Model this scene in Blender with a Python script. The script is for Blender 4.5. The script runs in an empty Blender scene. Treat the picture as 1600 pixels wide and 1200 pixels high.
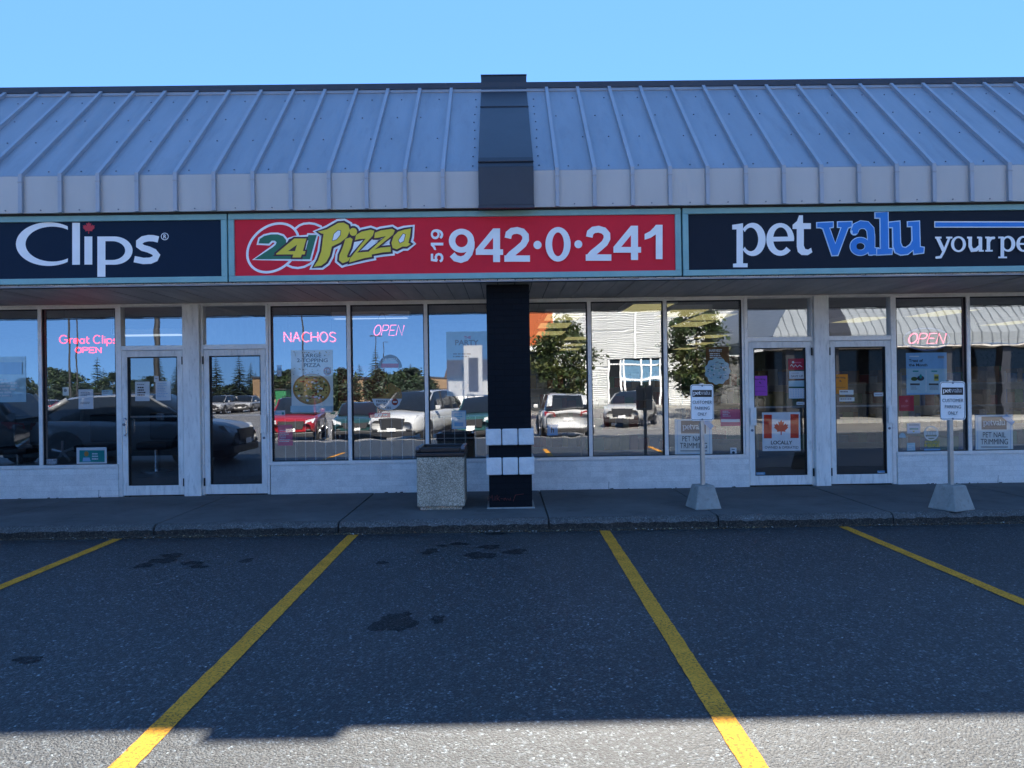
import bpy, bmesh, math, random
from mathutils import Vector, Matrix
R = math.radians
S = bpy.context.scene
COL = S.collection
rnd = random.Random(7)

# ------------------------------------------------------------------ camera
F, YAW, PITCH, ROLL, EYE = 1152.4, R(.60), R(.17), R(-.846), 1.6
_f = Vector((math.sin(YAW)*math.cos(PITCH), math.cos(YAW)*math.cos(PITCH), math.sin(PITCH)))
_r0 = Vector((math.cos(YAW), -math.sin(YAW), 0)); _u0 = _r0.cross(_f)
_r = _r0*math.cos(ROLL) + _u0*math.sin(ROLL)
_u = -_r0*math.sin(ROLL) + _u0*math.cos(ROLL)
cam = bpy.data.cameras.new('camera'); cam.sensor_width = 36; cam.lens = F/1600*36
cam.clip_end = 2000; cam.clip_start = .05
co = bpy.data.objects.new('camera', cam); COL.objects.link(co)
m = Matrix((_r, _u, -_f)).transposed().to_4x4(); m.translation = (0, 0, EYE)
co.matrix_world = m
S.camera = co

# ------------------------------------------------------------------ sky, sun, exposure
SUN_AZ, SUN_EL = 9.6, 40.5          # degrees right of the store's normal, above the horizon
w = bpy.data.worlds.new('World'); S.world = w; w.use_nodes = True
nt = w.node_tree; nt.nodes.clear()
sky = nt.nodes.new('ShaderNodeTexSky'); sky.sky_type = 'NISHITA'; sky.sun_disc = False
sky.sun_elevation = R(SUN_EL); sky.sun_rotation = R(SUN_AZ)
sky.altitude = 300; sky.air_density = 0.4; sky.dust_density = 0.0; sky.ozone_density = 6.0
bg = nt.nodes.new('ShaderNodeBackground'); bg.inputs[1].default_value = .10
ow = nt.nodes.new('ShaderNodeOutputWorld')
tint = nt.nodes.new('ShaderNodeMixRGB'); tint.blend_type = 'MULTIPLY'; tint.inputs[0].default_value = 1; tint.inputs[2].default_value = (.85, 1.62, 2.8, 1)
gam = nt.nodes.new('ShaderNodeGamma'); gam.inputs[1].default_value = .35
nt.links.new(sky.outputs[0], gam.inputs[0]); nt.links.new(gam.outputs[0], tint.inputs[1]); nt.links.new(tint.outputs[0], bg.inputs[0]); nt.links.new(bg.outputs[0], ow.inputs[0])
sl = bpy.data.lights.new('sun', 'SUN'); sl.energy = 5; sl.angle = R(.5); sl.color = (1, .93, .82)
so = bpy.data.objects.new('sun', sl); COL.objects.link(so)
sd = Vector((math.sin(R(SUN_AZ))*math.cos(R(SUN_EL)), math.cos(R(SUN_AZ))*math.cos(R(SUN_EL)), math.sin(R(SUN_EL))))
so.rotation_euler = sd.to_track_quat('Z', 'Y').to_euler(); so.location = sd*60
S.view_settings.view_transform = 'Standard'; S.view_settings.look = 'None'
S.view_settings.gamma = 1; S.view_settings.use_curve_mapping = False
S.view_settings.exposure = 1.78
try:
    S.cycles.use_denoising = True; S.cycles.max_bounces = 8; S.cycles.transparent_max_bounces = 16
    S.cycles.caustics_reflective = False
except Exception: pass

# ------------------------------------------------------------------ measuring helpers
def _ray(px, py): return _f + _r*((px-800)/F) - _u*((py-600)/F)
def at(px, py, Y):
    d = _ray(px, py); t = Y/d.y; return Vector((d.x*t, Y, EYE + d.z*t))
def atz(px, py, z):
    d = _ray(px, py); t = (z-EYE)/d.z; return Vector((d.x*t, d.y*t, z))
YW, YG = 10.42, 10.47                 # wall face, glass
ZS = .13                              # pavement height
def xw(px, py=600): return at(px, py, YW).x

# ------------------------------------------------------------------ materials
MATS = {}
def new(name):
    mt = bpy.data.materials.new(name); mt.use_nodes = True
    n = mt.node_tree; n.nodes.clear()
    o = n.nodes.new('ShaderNodeOutputMaterial'); return mt, n, o
def link(n, a, b): n.links.new(a, b)
def noise(n, scale, detail=4, rough=.6, coord='Object', stretch=None):
    tc = n.nodes.new('ShaderNodeTexCoord'); t = n.nodes.new('ShaderNodeTexNoise')
    t.inputs['Scale'].default_value = scale; t.inputs['Detail'].default_value = detail; t.inputs['Roughness'].default_value = rough
    if stretch:
        mp = n.nodes.new('ShaderNodeMapping'); mp.inputs['Scale'].default_value = stretch
        link(n, tc.outputs[coord], mp.inputs[0]); link(n, mp.outputs[0], t.inputs['Vector'])
    else: link(n, tc.outputs[coord], t.inputs['Vector'])
    return t.outputs[0]
def ramp(n, src, stops):
    r = n.nodes.new('ShaderNodeValToRGB'); e = r.color_ramp.elements
    while len(e) < len(stops): e.new(.5)
    for k, (p, c) in enumerate(stops):
        e[k].position = p; e[k].color = (*c, 1) if len(c) == 3 else c
    link(n, src, r.inputs[0]); return r.outputs[0]
def mul(c, k): return tuple(min(1, x*k) for x in c)
def pm(name, col, rough=.6, metal=0., var=.12, scale=6, bump=0., bscale=60, spec=.5, stretch=None, coat=0., dirt=0.):
    if name in MATS: return MATS[name]
    mt, n, o = new(name)
    b = n.nodes.new('ShaderNodeBsdfPrincipled'); link(n, b.outputs[0], o.inputs[0])
    b.inputs['Roughness'].default_value = rough; b.inputs['Metallic'].default_value = metal
    b.inputs['Specular IOR Level'].default_value = spec; b.inputs['Coat Weight'].default_value = coat
    b.inputs['Coat Roughness'].default_value = .03
    c = ramp(n, noise(n, scale, 6, .65, stretch=stretch), [(.3, mul(col, 1-var)), (.7, mul(col, 1+var))])
    if dirt:
        d = ramp(n, noise(n, scale*2.7, 8, .7, stretch=stretch), [(.52, (1, 1, 1)), (.75, (1-dirt,)*3)])
        mx = n.nodes.new('ShaderNodeMixRGB'); mx.blend_type = 'MULTIPLY'; mx.inputs[0].default_value = 1
        link(n, c, mx.inputs[1]); link(n, d, mx.inputs[2]); c = mx.outputs[0]
    link(n, c, b.inputs['Base Color'])
    if bump:
        bp = n.nodes.new('ShaderNodeBump'); bp.inputs['Strength'].default_value = bump; bp.inputs['Distance'].default_value = .01
        link(n, noise(n, bscale, 5), bp.inputs['Height']); link(n, bp.outputs[0], b.inputs['Normal'])
    MATS[name] = mt; return mt
def emis(name, col, k):
    if name in MATS: return MATS[name]
    mt, n, o = new(name); e = n.nodes.new('ShaderNodeEmission')
    e.inputs[0].default_value = (*col, 1); e.inputs[1].default_value = k; link(n, e.outputs[0], o.inputs[0])
    MATS[name] = mt; return mt
def paper(name, col, gloss=.10):
    """printed sheet behind / on glass: diffuse print under a glossy film"""
    if name in MATS: return MATS[name]
    mt, n, o = new(name)
    d = n.nodes.new('ShaderNodeBsdfDiffuse'); g = n.nodes.new('ShaderNodeBsdfGlossy'); mx = n.nodes.new('ShaderNodeMixShader')
    g.inputs['Roughness'].default_value = .015; mx.inputs[0].default_value = gloss
    link(n, ramp(n, noise(n, 9, 3), [(.3, mul(col, .93)), (.7, mul(col, 1.05))]), d.inputs[0])
    link(n, d.outputs[0], mx.inputs[1]); link(n, g.outputs[0], mx.inputs[2]); link(n, mx.outputs[0], o.inputs[0])
    MATS[name] = mt; return mt
def glass_mat(name, refl, tint, wave=.0012, scale=1.3):
    mt, n, o = new(name)
    t = n.nodes.new('ShaderNodeBsdfTransparent'); t.inputs[0].default_value = (*tint, 1)
    g = n.nodes.new('ShaderNodeBsdfGlossy'); g.inputs['Roughness'].default_value = 0; g.inputs[0].default_value = (.96, .98, 1, 1)
    mx = n.nodes.new('ShaderNodeMixShader'); mx.inputs[0].default_value = refl
    bp = n.nodes.new('ShaderNodeBump'); bp.inputs['Strength'].default_value = 1; bp.inputs['Distance'].default_value = wave
    link(n, noise(n, scale, 2, .45, stretch=(1, 1, 1.7)), bp.inputs['Height']); link(n, bp.outputs[0], g.inputs['Normal'])
    link(n, t.outputs[0], mx.inputs[1]); link(n, g.outputs[0], mx.inputs[2]); link(n, mx.outputs[0], o.inputs[0])
    return mt
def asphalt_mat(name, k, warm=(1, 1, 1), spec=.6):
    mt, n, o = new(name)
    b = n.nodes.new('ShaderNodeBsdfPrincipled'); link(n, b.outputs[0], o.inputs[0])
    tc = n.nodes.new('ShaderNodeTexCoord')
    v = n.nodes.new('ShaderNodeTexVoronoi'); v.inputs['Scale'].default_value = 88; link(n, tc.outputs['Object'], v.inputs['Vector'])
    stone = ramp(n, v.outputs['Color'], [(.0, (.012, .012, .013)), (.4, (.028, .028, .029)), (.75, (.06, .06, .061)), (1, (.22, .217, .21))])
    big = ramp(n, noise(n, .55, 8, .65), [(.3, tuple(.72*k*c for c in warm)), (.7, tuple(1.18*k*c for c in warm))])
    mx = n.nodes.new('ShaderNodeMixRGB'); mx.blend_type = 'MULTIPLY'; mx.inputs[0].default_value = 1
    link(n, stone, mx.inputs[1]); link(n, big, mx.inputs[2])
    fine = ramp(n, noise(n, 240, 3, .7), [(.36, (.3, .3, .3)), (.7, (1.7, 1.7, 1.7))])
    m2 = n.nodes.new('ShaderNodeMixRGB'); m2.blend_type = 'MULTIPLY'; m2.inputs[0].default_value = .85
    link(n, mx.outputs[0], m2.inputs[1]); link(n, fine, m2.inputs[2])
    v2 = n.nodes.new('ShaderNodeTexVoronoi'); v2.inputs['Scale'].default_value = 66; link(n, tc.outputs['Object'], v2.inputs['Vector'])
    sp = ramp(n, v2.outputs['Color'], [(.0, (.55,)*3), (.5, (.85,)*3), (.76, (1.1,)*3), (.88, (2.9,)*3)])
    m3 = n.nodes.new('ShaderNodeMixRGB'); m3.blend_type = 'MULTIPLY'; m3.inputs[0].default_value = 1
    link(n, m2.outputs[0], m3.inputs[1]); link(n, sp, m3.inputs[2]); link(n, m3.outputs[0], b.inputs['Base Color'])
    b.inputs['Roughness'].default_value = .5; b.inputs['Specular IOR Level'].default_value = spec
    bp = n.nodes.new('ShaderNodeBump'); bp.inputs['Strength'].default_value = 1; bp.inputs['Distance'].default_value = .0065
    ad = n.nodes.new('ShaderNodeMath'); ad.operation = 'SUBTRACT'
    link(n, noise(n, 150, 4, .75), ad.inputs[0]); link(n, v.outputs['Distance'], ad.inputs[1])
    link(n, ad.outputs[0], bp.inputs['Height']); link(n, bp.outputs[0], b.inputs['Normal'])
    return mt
def speckle(name, stops, scale, rough=.9, bump=.6):
    mt, n, o = new(name)
    b = n.nodes.new('ShaderNodeBsdfPrincipled'); link(n, b.outputs[0], o.inputs[0]); b.inputs['Roughness'].default_value = rough
    tc = n.nodes.new('ShaderNodeTexCoord')
    v = n.nodes.new('ShaderNodeTexVoronoi'); v.inputs['Scale'].default_value = scale; link(n, tc.outputs['Object'], v.inputs['Vector'])
    c = ramp(n, v.outputs['Color'], stops)
    big = ramp(n, noise(n, 3, 5), [(.3, (.75,)*3), (.7, (1.12,)*3)])
    mx = n.nodes.new('ShaderNodeMixRGB'); mx.blend_type = 'MULTIPLY'; mx.inputs[0].default_value = 1
    link(n, c, mx.inputs[1]); link(n, big, mx.inputs[2]); link(n, mx.outputs[0], b.inputs['Base Color'])
    bp = n.nodes.new('ShaderNodeBump'); bp.inputs['Strength'].default_value = bump; bp.inputs['Distance'].default_value = .004; bp.invert = True
    link(n, v.outputs['Distance'], bp.inputs['Height']); link(n, bp.outputs[0], b.inputs['Normal'])
    return mt
def brick_mat(name, col, mortar, bw, bh, rough=.7, bump=.4, dirt=.2, spec=.4):
    mt, n, o = new(name)
    b = n.nodes.new('ShaderNodeBsdfPrincipled'); link(n, b.outputs[0], o.inputs[0]); b.inputs['Roughness'].default_value = rough
    b.inputs['Specular IOR Level'].default_value = spec
    tc = n.nodes.new('ShaderNodeTexCoord'); mp = n.nodes.new('ShaderNodeMapping'); mp.inputs['Rotation'].default_value = (R(90), 0, 0)
    link(n, tc.outputs['Object'], mp.inputs[0])
    k = n.nodes.new('ShaderNodeTexBrick'); k.inputs['Scale'].default_value = 1
    k.inputs['Brick Width'].default_value = bw; k.inputs['Row Height'].default_value = bh; k.inputs['Mortar Size'].default_value = .005
    k.inputs['Color1'].default_value = (*mul(col, .93), 1); k.inputs['Color2'].default_value = (*mul(col, 1.05), 1); k.inputs['Mortar'].default_value = (*mortar, 1)
    link(n, mp.outputs[0], k.inputs['Vector'])
    d = ramp(n, noise(n, 5, 8, .7), [(.45, (1, 1, 1)), (.78, (1-dirt,)*3)])
    f2 = ramp(n, noise(n, 60, 4, .7), [(.3, (.86,)*3), (.7, (1.1,)*3)])
    mx = n.nodes.new('ShaderNodeMixRGB'); mx.blend_type = 'MULTIPLY'; mx.inputs[0].default_value = 1
    link(n, k.outputs[0], mx.inputs[1]); link(n, d, mx.inputs[2])
    m2 = n.nodes.new('ShaderNodeMixRGB'); m2.blend_type = 'MULTIPLY'; m2.inputs[0].default_value = 1
    link(n, mx.outputs[0], m2.inputs[1]); link(n, f2, m2.inputs[2]); link(n, m2.outputs[0], b.inputs['Base Color'])
    bp = n.nodes.new('ShaderNodeBump'); bp.inputs['Strength'].default_value = bump; bp.inputs['Distance'].default_value = .006; bp.invert = True
    ad = n.nodes.new('ShaderNodeMath'); ad.operation = 'MULTIPLY_ADD'; ad.inputs[1].default_value = .5
    link(n, noise(n, 90, 5), ad.inputs[0]); link(n, k.outputs['Fac'], ad.inputs[2])
    link(n, ad.outputs[0], bp.inputs['Height']); link(n, bp.outputs[0], b.inputs['Normal'])
    return mt

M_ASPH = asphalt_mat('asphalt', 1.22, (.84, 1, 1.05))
M_BOUNCE = asphalt_mat('bounce_asphalt', 7.2, (1, .94, .82))  # asphalt made paler and warmer to bounce sunlight onto the shaded shopfront
M_WALK = pm('sidewalk_concrete', (.118, .118, .115), .85, var=.28, scale=1.6, bump=.35, bscale=140, dirt=.3)
M_CURB = speckle('worn_curb', [(0, (.06, .058, .054)), (.5, (.115, .11, .105)), (.85, (.18, .175, .165)), (1, (.32, .31, .29))], 90)
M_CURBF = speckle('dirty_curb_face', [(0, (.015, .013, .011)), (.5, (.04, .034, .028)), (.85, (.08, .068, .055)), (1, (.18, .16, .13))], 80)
M_GRIT = speckle('gutter_grit', [(0, (.015, .012, .010)), (.5, (.045, .034, .025)), (.8, (.10, .075, .05)), (1, (.30, .25, .18))], 120, bump=1)
def paint_mat():
    mt, n, o = new('yellow_paint'); b = n.nodes.new('ShaderNodeBsdfPrincipled'); link(n, b.outputs[0], o.inputs[0])
    b.inputs['Roughness'].default_value = .85; b.inputs['Specular IOR Level'].default_value = .08
    c = ramp(n, noise(n, 5, 6, .65), [(.3, (.68, .29, .035)), (.7, (.95, .41, .05))])
    wear = ramp(n, noise(n, 55, 8, .75), [(.50, (0, 0, 0)), (.58, (.9, .9, .9))]); big = ramp(n, noise(n, 2.3, 4), [(.35, (.35,)*3), (.65, (1,)*3)])
    mw = n.nodes.new('ShaderNodeMath'); mw.operation = 'MULTIPLY'; link(n, wear, mw.inputs[0]); link(n, big, mw.inputs[1])
    mx = n.nodes.new('ShaderNodeMixRGB'); link(n, mw.outputs[0], mx.inputs[0]); link(n, c, mx.inputs[1]); mx.inputs[2].default_value = (.055, .05, .04, 1); link(n, mx.outputs[0], b.inputs['Base Color'])
    bp = n.nodes.new('ShaderNodeBump'); bp.inputs['Strength'].default_value = 1; bp.inputs['Distance'].default_value = .005
    link(n, noise(n, 150, 4, .75), bp.inputs['Height']); link(n, bp.outputs[0], b.inputs['Normal']); return mt
M_LINE = paint_mat()
M_STAIN = asphalt_mat('oil_stain', .55, (.9, 1, 1.04), .18)
M_ROOF = pm('roof_metal', (.30, .325, .36), .42, metal=.25, var=.10, scale=1.6, bump=.22, bscale=3, stretch=(1.6, .3, .3), dirt=.17)
M_FASC = pm('fascia_metal', (.50, .47, .44), .45, metal=.15, var=.06, scale=1.3, stretch=(1, .3, .3))
M_RIB = pm('rib_metal', (.37, .385, .42), .45, metal=.2, var=.08, scale=2)
M_FLASH = pm('flashing', (.36, .35, .36), .5, var=.1)
M_COPE = pm('dark_coping', (.035, .04, .055), .5, var=.15)
M_BOX = pm('charcoal_sheet', (.032, .034, .042), .38, var=.15, scale=2.2, bump=.12, bscale=4)
M_SCREW = pm('screw', (.15, .16, .19), .5)
M_TEAL = pm('teal_frame', (.24, .44, .43), .45, var=.08)
M_NAVY = pm('navy_face', (.005, .017, .040), .5, var=.06, spec=.15)
M_RED = pm('red_face', (.80, .028, .05), .5, var=.06, scale=2, spec=.12)
M_BLACKFACE = pm('petface', (.010, .016, .028), .5, var=.08, spec=.15)
M_WHITE = pm('white_vinyl', (.93, .92, .90), .4, var=.03)
M_BLUE = pm('blue_vinyl', (.012, .21, .64), .4, var=.04)
M_LBLUE = pm('pale_blue_edge', (.55, .72, .92), .4)
M_GREEN = pm('green_vinyl', (.02, .16, .075), .4)
M_YELL = pm('yellow_vinyl', (.84, .64, .03), .4, var=.05)
M_MAROON = pm('maroon_vinyl', (.06, .006, .012), .4)
M_REDV = pm('red_vinyl', (.60, .02, .03), .4)
M_SOFF = pm('soffit_board', (.70, .64, .58), .5, var=.22, scale=3, stretch=(1, .2, 1))
M_ALU = pm('aluminium', (.85, .83, .80), .42, metal=.2, var=.08, scale=9, dirt=.15)
M_ALUW = pm('worn_white_metal', (.90, .88, .84), .5, var=.12, scale=3, dirt=.35, bump=.1, bscale=20, stretch=(3, 3, .6))
M_DGASK = pm('black_gasket', (.012, .012, .014), .6)
M_BASE = brick_mat('painted_brick', (.86, .85, .82), (.80, .79, .76), .4, .075, bump=.25, dirt=.22)
M_PIL = brick_mat('black_brick', (.008, .010, .014), (.006, .007, .010), .22, .072, rough=.75, bump=.5, dirt=.1, spec=.15)
M_SPLIT = pm('split_block', (.80, .79, .77), .85, var=.12, scale=9, bump=.9, bscale=38)
M_AGG = speckle('exposed_aggregate', [(0, (.16, .13, .095)), (.4, (.42, .35, .26)), (.8, (.68, .58, .44)), (1, (.92, .82, .68))], 110)
M_LID = pm('black_lid', (.012, .012, .014), .3, var=.2)
M_CHROME = pm('chrome', (.6, .6, .62), .2, metal=1)
M_CONC = pm('cast_concrete', (.36, .35, .32), .9, var=.16, scale=5, bump=.35, bscale=70, dirt=.35)
M_GALV = pm('galvanised', (.5, .49, .46), .4, metal=.6, var=.1, scale=8)
M_SIGNW = pm('sign_white', (.93, .92, .90), .35, var=.04, dirt=.08)
M_BLK = pm('sign_black', (.012, .012, .014), .4)
M_GLASS = glass_mat('window_glass', .32, (.78, .82, .83), wave=.0011, scale=1.1)
M_DGLASS = glass_mat('door_glass', .22, (.48, .51, .53), wave=.0005, scale=1.0)

# ------------------------------------------------------------------ mesh builder
ORG = {}
class MB:
    def __init__(s): s.v = []; s.f = []; s.mi = []; s.mats = []
    def mat(s, mt):
        if mt not in s.mats: s.mats.append(mt)
        return s.mats.index(mt)
    def add(s, vs, fs, mt):
        b = len(s.v); k = s.mat(mt); s.v += [Vector(v) for v in vs]
        for f in fs: s.f.append(tuple(b+i for i in f)); s.mi.append(k)
    def poly(s, pts, mt): s.add(pts, [tuple(range(len(pts)))], mt)
    def box(s, x0, x1, y0, y1, z0, z1, mt):
        if x0 > x1: x0, x1 = x1, x0
        vs = [(x, y, z) for z in (z0, z1) for y in (y0, y1) for x in (x0, x1)]
        s.add(vs, [(0, 2, 3, 1), (4, 5, 7, 6), (0, 1, 5, 4), (2, 6, 7, 3), (0, 4, 6, 2), (1, 3, 7, 5)], mt)
    def extr(s, prof, axis, a, b, mt, cap=True):
        """profile of 2D points extruded along an axis ('x': profile is (y,z))"""
        n = len(prof)
        def P(p, t): return (t, p[0], p[1]) if axis == 'x' else ((p[0], t, p[1]) if axis == 'y' else (p[0], p[1], t))
        vs = [P(p, a) for p in prof] + [P(p, b) for p in prof]
        fs = [(i, (i+1) % n, n+(i+1) % n, n+i) for i in range(n)]
        if cap: fs += [tuple(range(n))[::-1], tuple(range(n, 2*n))]
        s.add(vs, fs, mt)
    def tube(s, pts, r, mt, n=6, r2=None):
        pts = [Vector(p) for p in pts]; vs = []; L = len(pts)
        for i, p in enumerate(pts):
            d = (pts[min(i+1, L-1)] - pts[max(i-1, 0)]).normalized()
            a = d.cross(Vector((0, 0, 1)) if abs(d.z) < .9 else Vector((1, 0, 0))).normalized(); b = d.cross(a)
            rr = r if r2 is None else r + (r2-r)*i/max(1, L-1)
            vs += [p + (a*math.cos(2*math.pi*k/n) + b*math.sin(2*math.pi*k/n))*rr for k in range(n)]
        fs = [(i*n+k, i*n+(k+1) % n, (i+1)*n+(k+1) % n, (i+1)*n+k) for i in range(L-1) for k in range(n)]
        fs += [tuple(range(n))[::-1], tuple(range((L-1)*n, L*n))]
        s.add(vs, fs, mt)
    def build(s, name, parent=None, bevel=0, smooth=False, origin=None, sub=0):
        me = bpy.data.meshes.new(name)
        if parent is not None: org = ORG[parent.name]
        elif origin is not None: org = Vector(origin)
        else:
            xs = [v.x for v in s.v]; ys = [v.y for v in s.v]; zs = [v.z for v in s.v]
            org = Vector(((min(xs)+max(xs))/2, (min(ys)+max(ys))/2, min(zs)))
        me.from_pydata([tuple(v-org) for v in s.v], [], s.f)
        for mt in s.mats: me.materials.append(mt)
        for p, k in zip(me.polygons, s.mi): p.material_index = k; p.use_smooth = smooth
        me.update()
        o = bpy.data.objects.new(name, me); COL.objects.link(o)
        ORG[o.name] = org
        if parent is not None: o.parent = parent
        else: o.location = org
        if bevel:
            bv = o.modifiers.new('bevel', 'BEVEL'); bv.width = bevel; bv.segments = 2; bv.limit_method = 'ANGLE'; bv.angle_limit = R(40)
        if sub:
            sb = o.modifiers.new('subdivision', 'SUBSURF'); sb.levels = sub; sb.render_levels = sub
        return o
def tag(o, label=None, cat=None, group=None, kind=None):
    if label: o['label'] = label
    if cat: o['category'] = cat
    if group: o['group'] = group
    if kind: o['kind'] = kind
    return o
def thing(name, loc, label, cat, group=None):
    o = bpy.data.objects.new(name, None); o.empty_display_size = .2; COL.objects.link(o)
    o.location = loc; ORG[o.name] = Vector(loc); return tag(o, label, cat, group)
def clone(root, loc, rz=0, scale=None, label=None):
    r = root.copy(); COL.objects.link(r); r.location = loc; r.rotation_euler = (0, 0, rz)
    if scale: r.scale = scale if hasattr(scale, '__len__') else (scale,)*3
    if label: r['label'] = label
    for ch in list(root.children):
        c = ch.copy(); COL.objects.link(c); c.parent = r
        for g in list(ch.children):
            d = g.copy(); COL.objects.link(d); d.parent = c
    return r

# ------------------------------------------------------------------ flat lettering on a vertical face (mesh sheets, each a hair proud of the last)
_txt = {}
def text_mesh(t, bold=0., shear=0.):
    key = (t, bold, shear)
    if key not in _txt:
        c = bpy.data.curves.new('lettering', 'FONT'); c.body = t; c.offset = bold; c.shear = shear; c.resolution_u = 4; c.fill_mode = 'FRONT'
        o = bpy.data.objects.new('lettering', c); COL.objects.link(o)
        dg = bpy.context.evaluated_depsgraph_get(); dg.update()
        me = bpy.data.meshes.new_from_object(o.evaluated_get(dg))
        _txt[key] = ([(v.co.x, v.co.y) for v in me.vertices], [tuple(p.vertices) for p in me.polygons])
        bpy.data.meshes.remove(me); bpy.data.objects.remove(o); bpy.data.curves.remove(c)
    return _txt[key]
class Flat(MB):
    """drawing in photo-measured coordinates on the plane y = Y (crop: x0, y0, scale of an enlarged crop)"""
    def __init__(s, Y, crop=(0, 0, 1), step=.0005):
        super().__init__(); s.Y = Y; s.crop = crop; s.k = 0; s.step = step
    def P(s, p):
        x, y = s.crop[0]+p[0]/s.crop[2], s.crop[1]+p[1]/s.crop[2]
        q = at(x, y, s.Y); return Vector((q.x, s.Y - s.k*s.step, q.z))
    def up(s): s.k += 1
    def fill(s, pts, mt, up=True):
        if up: s.up()
        s.poly([s.P(p) for p in pts], mt)
    def rect(s, x0, y0, x1, y1, mt): s.fill([(x0, y0), (x0, y1), (x1, y1), (x1, y0)], mt)
    def slab(s, x0, y0, x1, y1, mt, t=.003):
        """a sheet with thickness"""
        a = s.P((x0, y0)); b = s.P((x1, y1)); s.box(a.x, b.x, s.Y-t, s.Y, b.z, a.z, mt); s.Y -= t
    def stroke(s, pts, wd, mt, closed=False, cap=True):
        s.up(); n = len(pts); L = []; Rr = []
        for i in range(n):
            p = Vector(pts[i]); a = Vector(pts[(i-1) % n]) if (closed or i) else None; b = Vector(pts[(i+1) % n]) if (closed or i < n-1) else None
            d1 = (p-a).normalized() if a is not None and (p-a).length else None
            d2 = (b-p).normalized() if b is not None and (b-p).length else None
            d1 = d1 or d2; d2 = d2 or d1
            n1 = Vector((-d1.y, d1.x)); n2 = Vector((-d2.y, d2.x)); mm = n1+n2
            mm = mm.normalized() if mm.length > 1e-4 else n1
            k = min(1.28, 1/max(.3, mm.dot(n1)))
            L.append(p+mm*wd/2*k); Rr.append(p-mm*wd/2*k)
        for i in range(n if closed else n-1):
            j = (i+1) % n
            s.poly([s.P(L[i]), s.P(Rr[i]), s.P(Rr[j]), s.P(L[j])], mt)
        if cap and not closed:
            for p in (pts[0], pts[-1]): s.disc(p[0], p[1], wd/2, wd/2, mt, 10)
    def disc(s, cx, cy, rx, ry, mt, n=28):
        s.fill([(cx+rx*math.cos(2*math.pi*i/n), cy-ry*math.sin(2*math.pi*i/n)) for i in range(n)], mt)
    def ring(s, co, ro, ci, ri, a0, a1, mt, n=40):
        """between an outer and an inner ellipse, angles in degrees, anticlockwise from the right"""
        s.up(); pts = []
        for i in range(n+1):
            a = R(a0+(a1-a0)*i/n)
            pts.append((s.P((co[0]+ro[0]*math.cos(a), co[1]-ro[1]*math.sin(a))), s.P((ci[0]+ri[0]*math.cos(a), ci[1]-ri[1]*math.sin(a)))))
        for a, b in zip(pts, pts[1:]): s.poly([a[0], b[0], b[1], a[1]], mt)
    def text(s, t, x0, y0, x1, y1, mt, bold=0., shear=0., rot=False):
        """lettering fitted into a box"""
        s.up(); vs, fs = text_mesh(t, bold, shear)
        if not vs: return
        ax = min(v[0] for v in vs); bx = max(v[0] for v in vs); ay = min(v[1] for v in vs); by = max(v[1] for v in vs)
        out = []
        for v in vs:
            u, q = (v[0]-ax)/(bx-ax), (v[1]-ay)/(by-ay)
            if rot: out.append(s.P((x0+(x1-x0)*(1-q), y1+(y0-y1)*u)))
            else: out.append(s.P((x0+(x1-x0)*u, y1+(y0-y1)*q)))
        s.add(out, fs, mt)
    def outline(s, pts, wd, mt): s.stroke(pts, wd, mt, True)
LEAF = [(0, -50), (9, -33), (21, -40), (17, -14), (32, -27), (36, -18), (49, -20), (44, -6), (50, 0), (27, 19), (31, 28), (4, 25), (3, 48),
        (-3, 48), (-4, 25), (-31, 28), (-27, 19), (-50, 0), (-44, -6), (-49, -20), (-36, -18), (-32, -27), (-17, -14), (-21, -40), (-9, -33)]
def arc(cx, cy, rx, ry, a0, a1, n=12):
    return [(cx+rx*math.cos(R(a0+(a1-a0)*i/n)), cy-ry*math.sin(R(a0+(a1-a0)*i/n))) for i in range(n+1)]

# ------------------------------------------------------------------ ground
def gz(y): return 0 if y > -2 else (-.42*min(1, (-2-y)/7))
mb = MB()
ys = [-2, 0, 2, 4, 6, 8.3, 60, 300]; xs = [-400, -100, -40, -20, -10, 0, 10, 20, 40, 100, 400]
vs = [(x, y, gz(y)) for y in ys for x in xs]; nx = len(xs)
mb.add(vs, [(j*nx+i, j*nx+i+1, (j+1)*nx+i+1, (j+1)*nx+i) for j in range(len(ys)-1) for i in range(nx-1)], M_ASPH)
tag(mb.build('parking_lot', origin=(0, 0, 0)), kind='structure')
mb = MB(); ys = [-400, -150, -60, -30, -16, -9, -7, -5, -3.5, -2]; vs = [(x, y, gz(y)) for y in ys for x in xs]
mb.add(vs, [(j*nx+i, j*nx+i+1, (j+1)*nx+i+1, (j+1)*nx+i) for j in range(len(ys)-1) for i in range(nx-1)], M_BOUNCE)
tag(mb.build('bounce_lot', origin=(0, 0, 0)), kind='structure')  # lot behind the camera, lightened to act as a reflector for the facade

YC = 8.125
# bay lines
for k, (a, b, wd) in enumerate([((165, 850), (0, 918), .105), ((550, 838), (200, 1190), .115), ((945, 830), (1180, 1200), .115), ((1322, 825), (1600, 942), .105)]):
    A = atz(*a, 0); B = atz(*b, 0); d = (A-B).normalized(); A = A + d*(YC-.05-A.y)/d.y; B = A - d*6.0
    sd_ = Vector((-d.y, d.x, 0)); mb = MB(); N = 90; rr = random.Random(k)
    prev = None
    for i in range(N+1):
        p = A.lerp(B, i/N); j1 = rr.uniform(-.003, .003); j2 = rr.uniform(-.003, .003)
        cur = (p+sd_*(wd/2+j1)+Vector((0, 0, .004)), p-sd_*(wd/2+j2)+Vector((0, 0, .004)))
        if prev: mb.poly([prev[0], prev[1], cur[1], cur[0]], M_LINE)
        prev = cur
    tag(mb.build('bay_line'), kind='structure')
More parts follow.
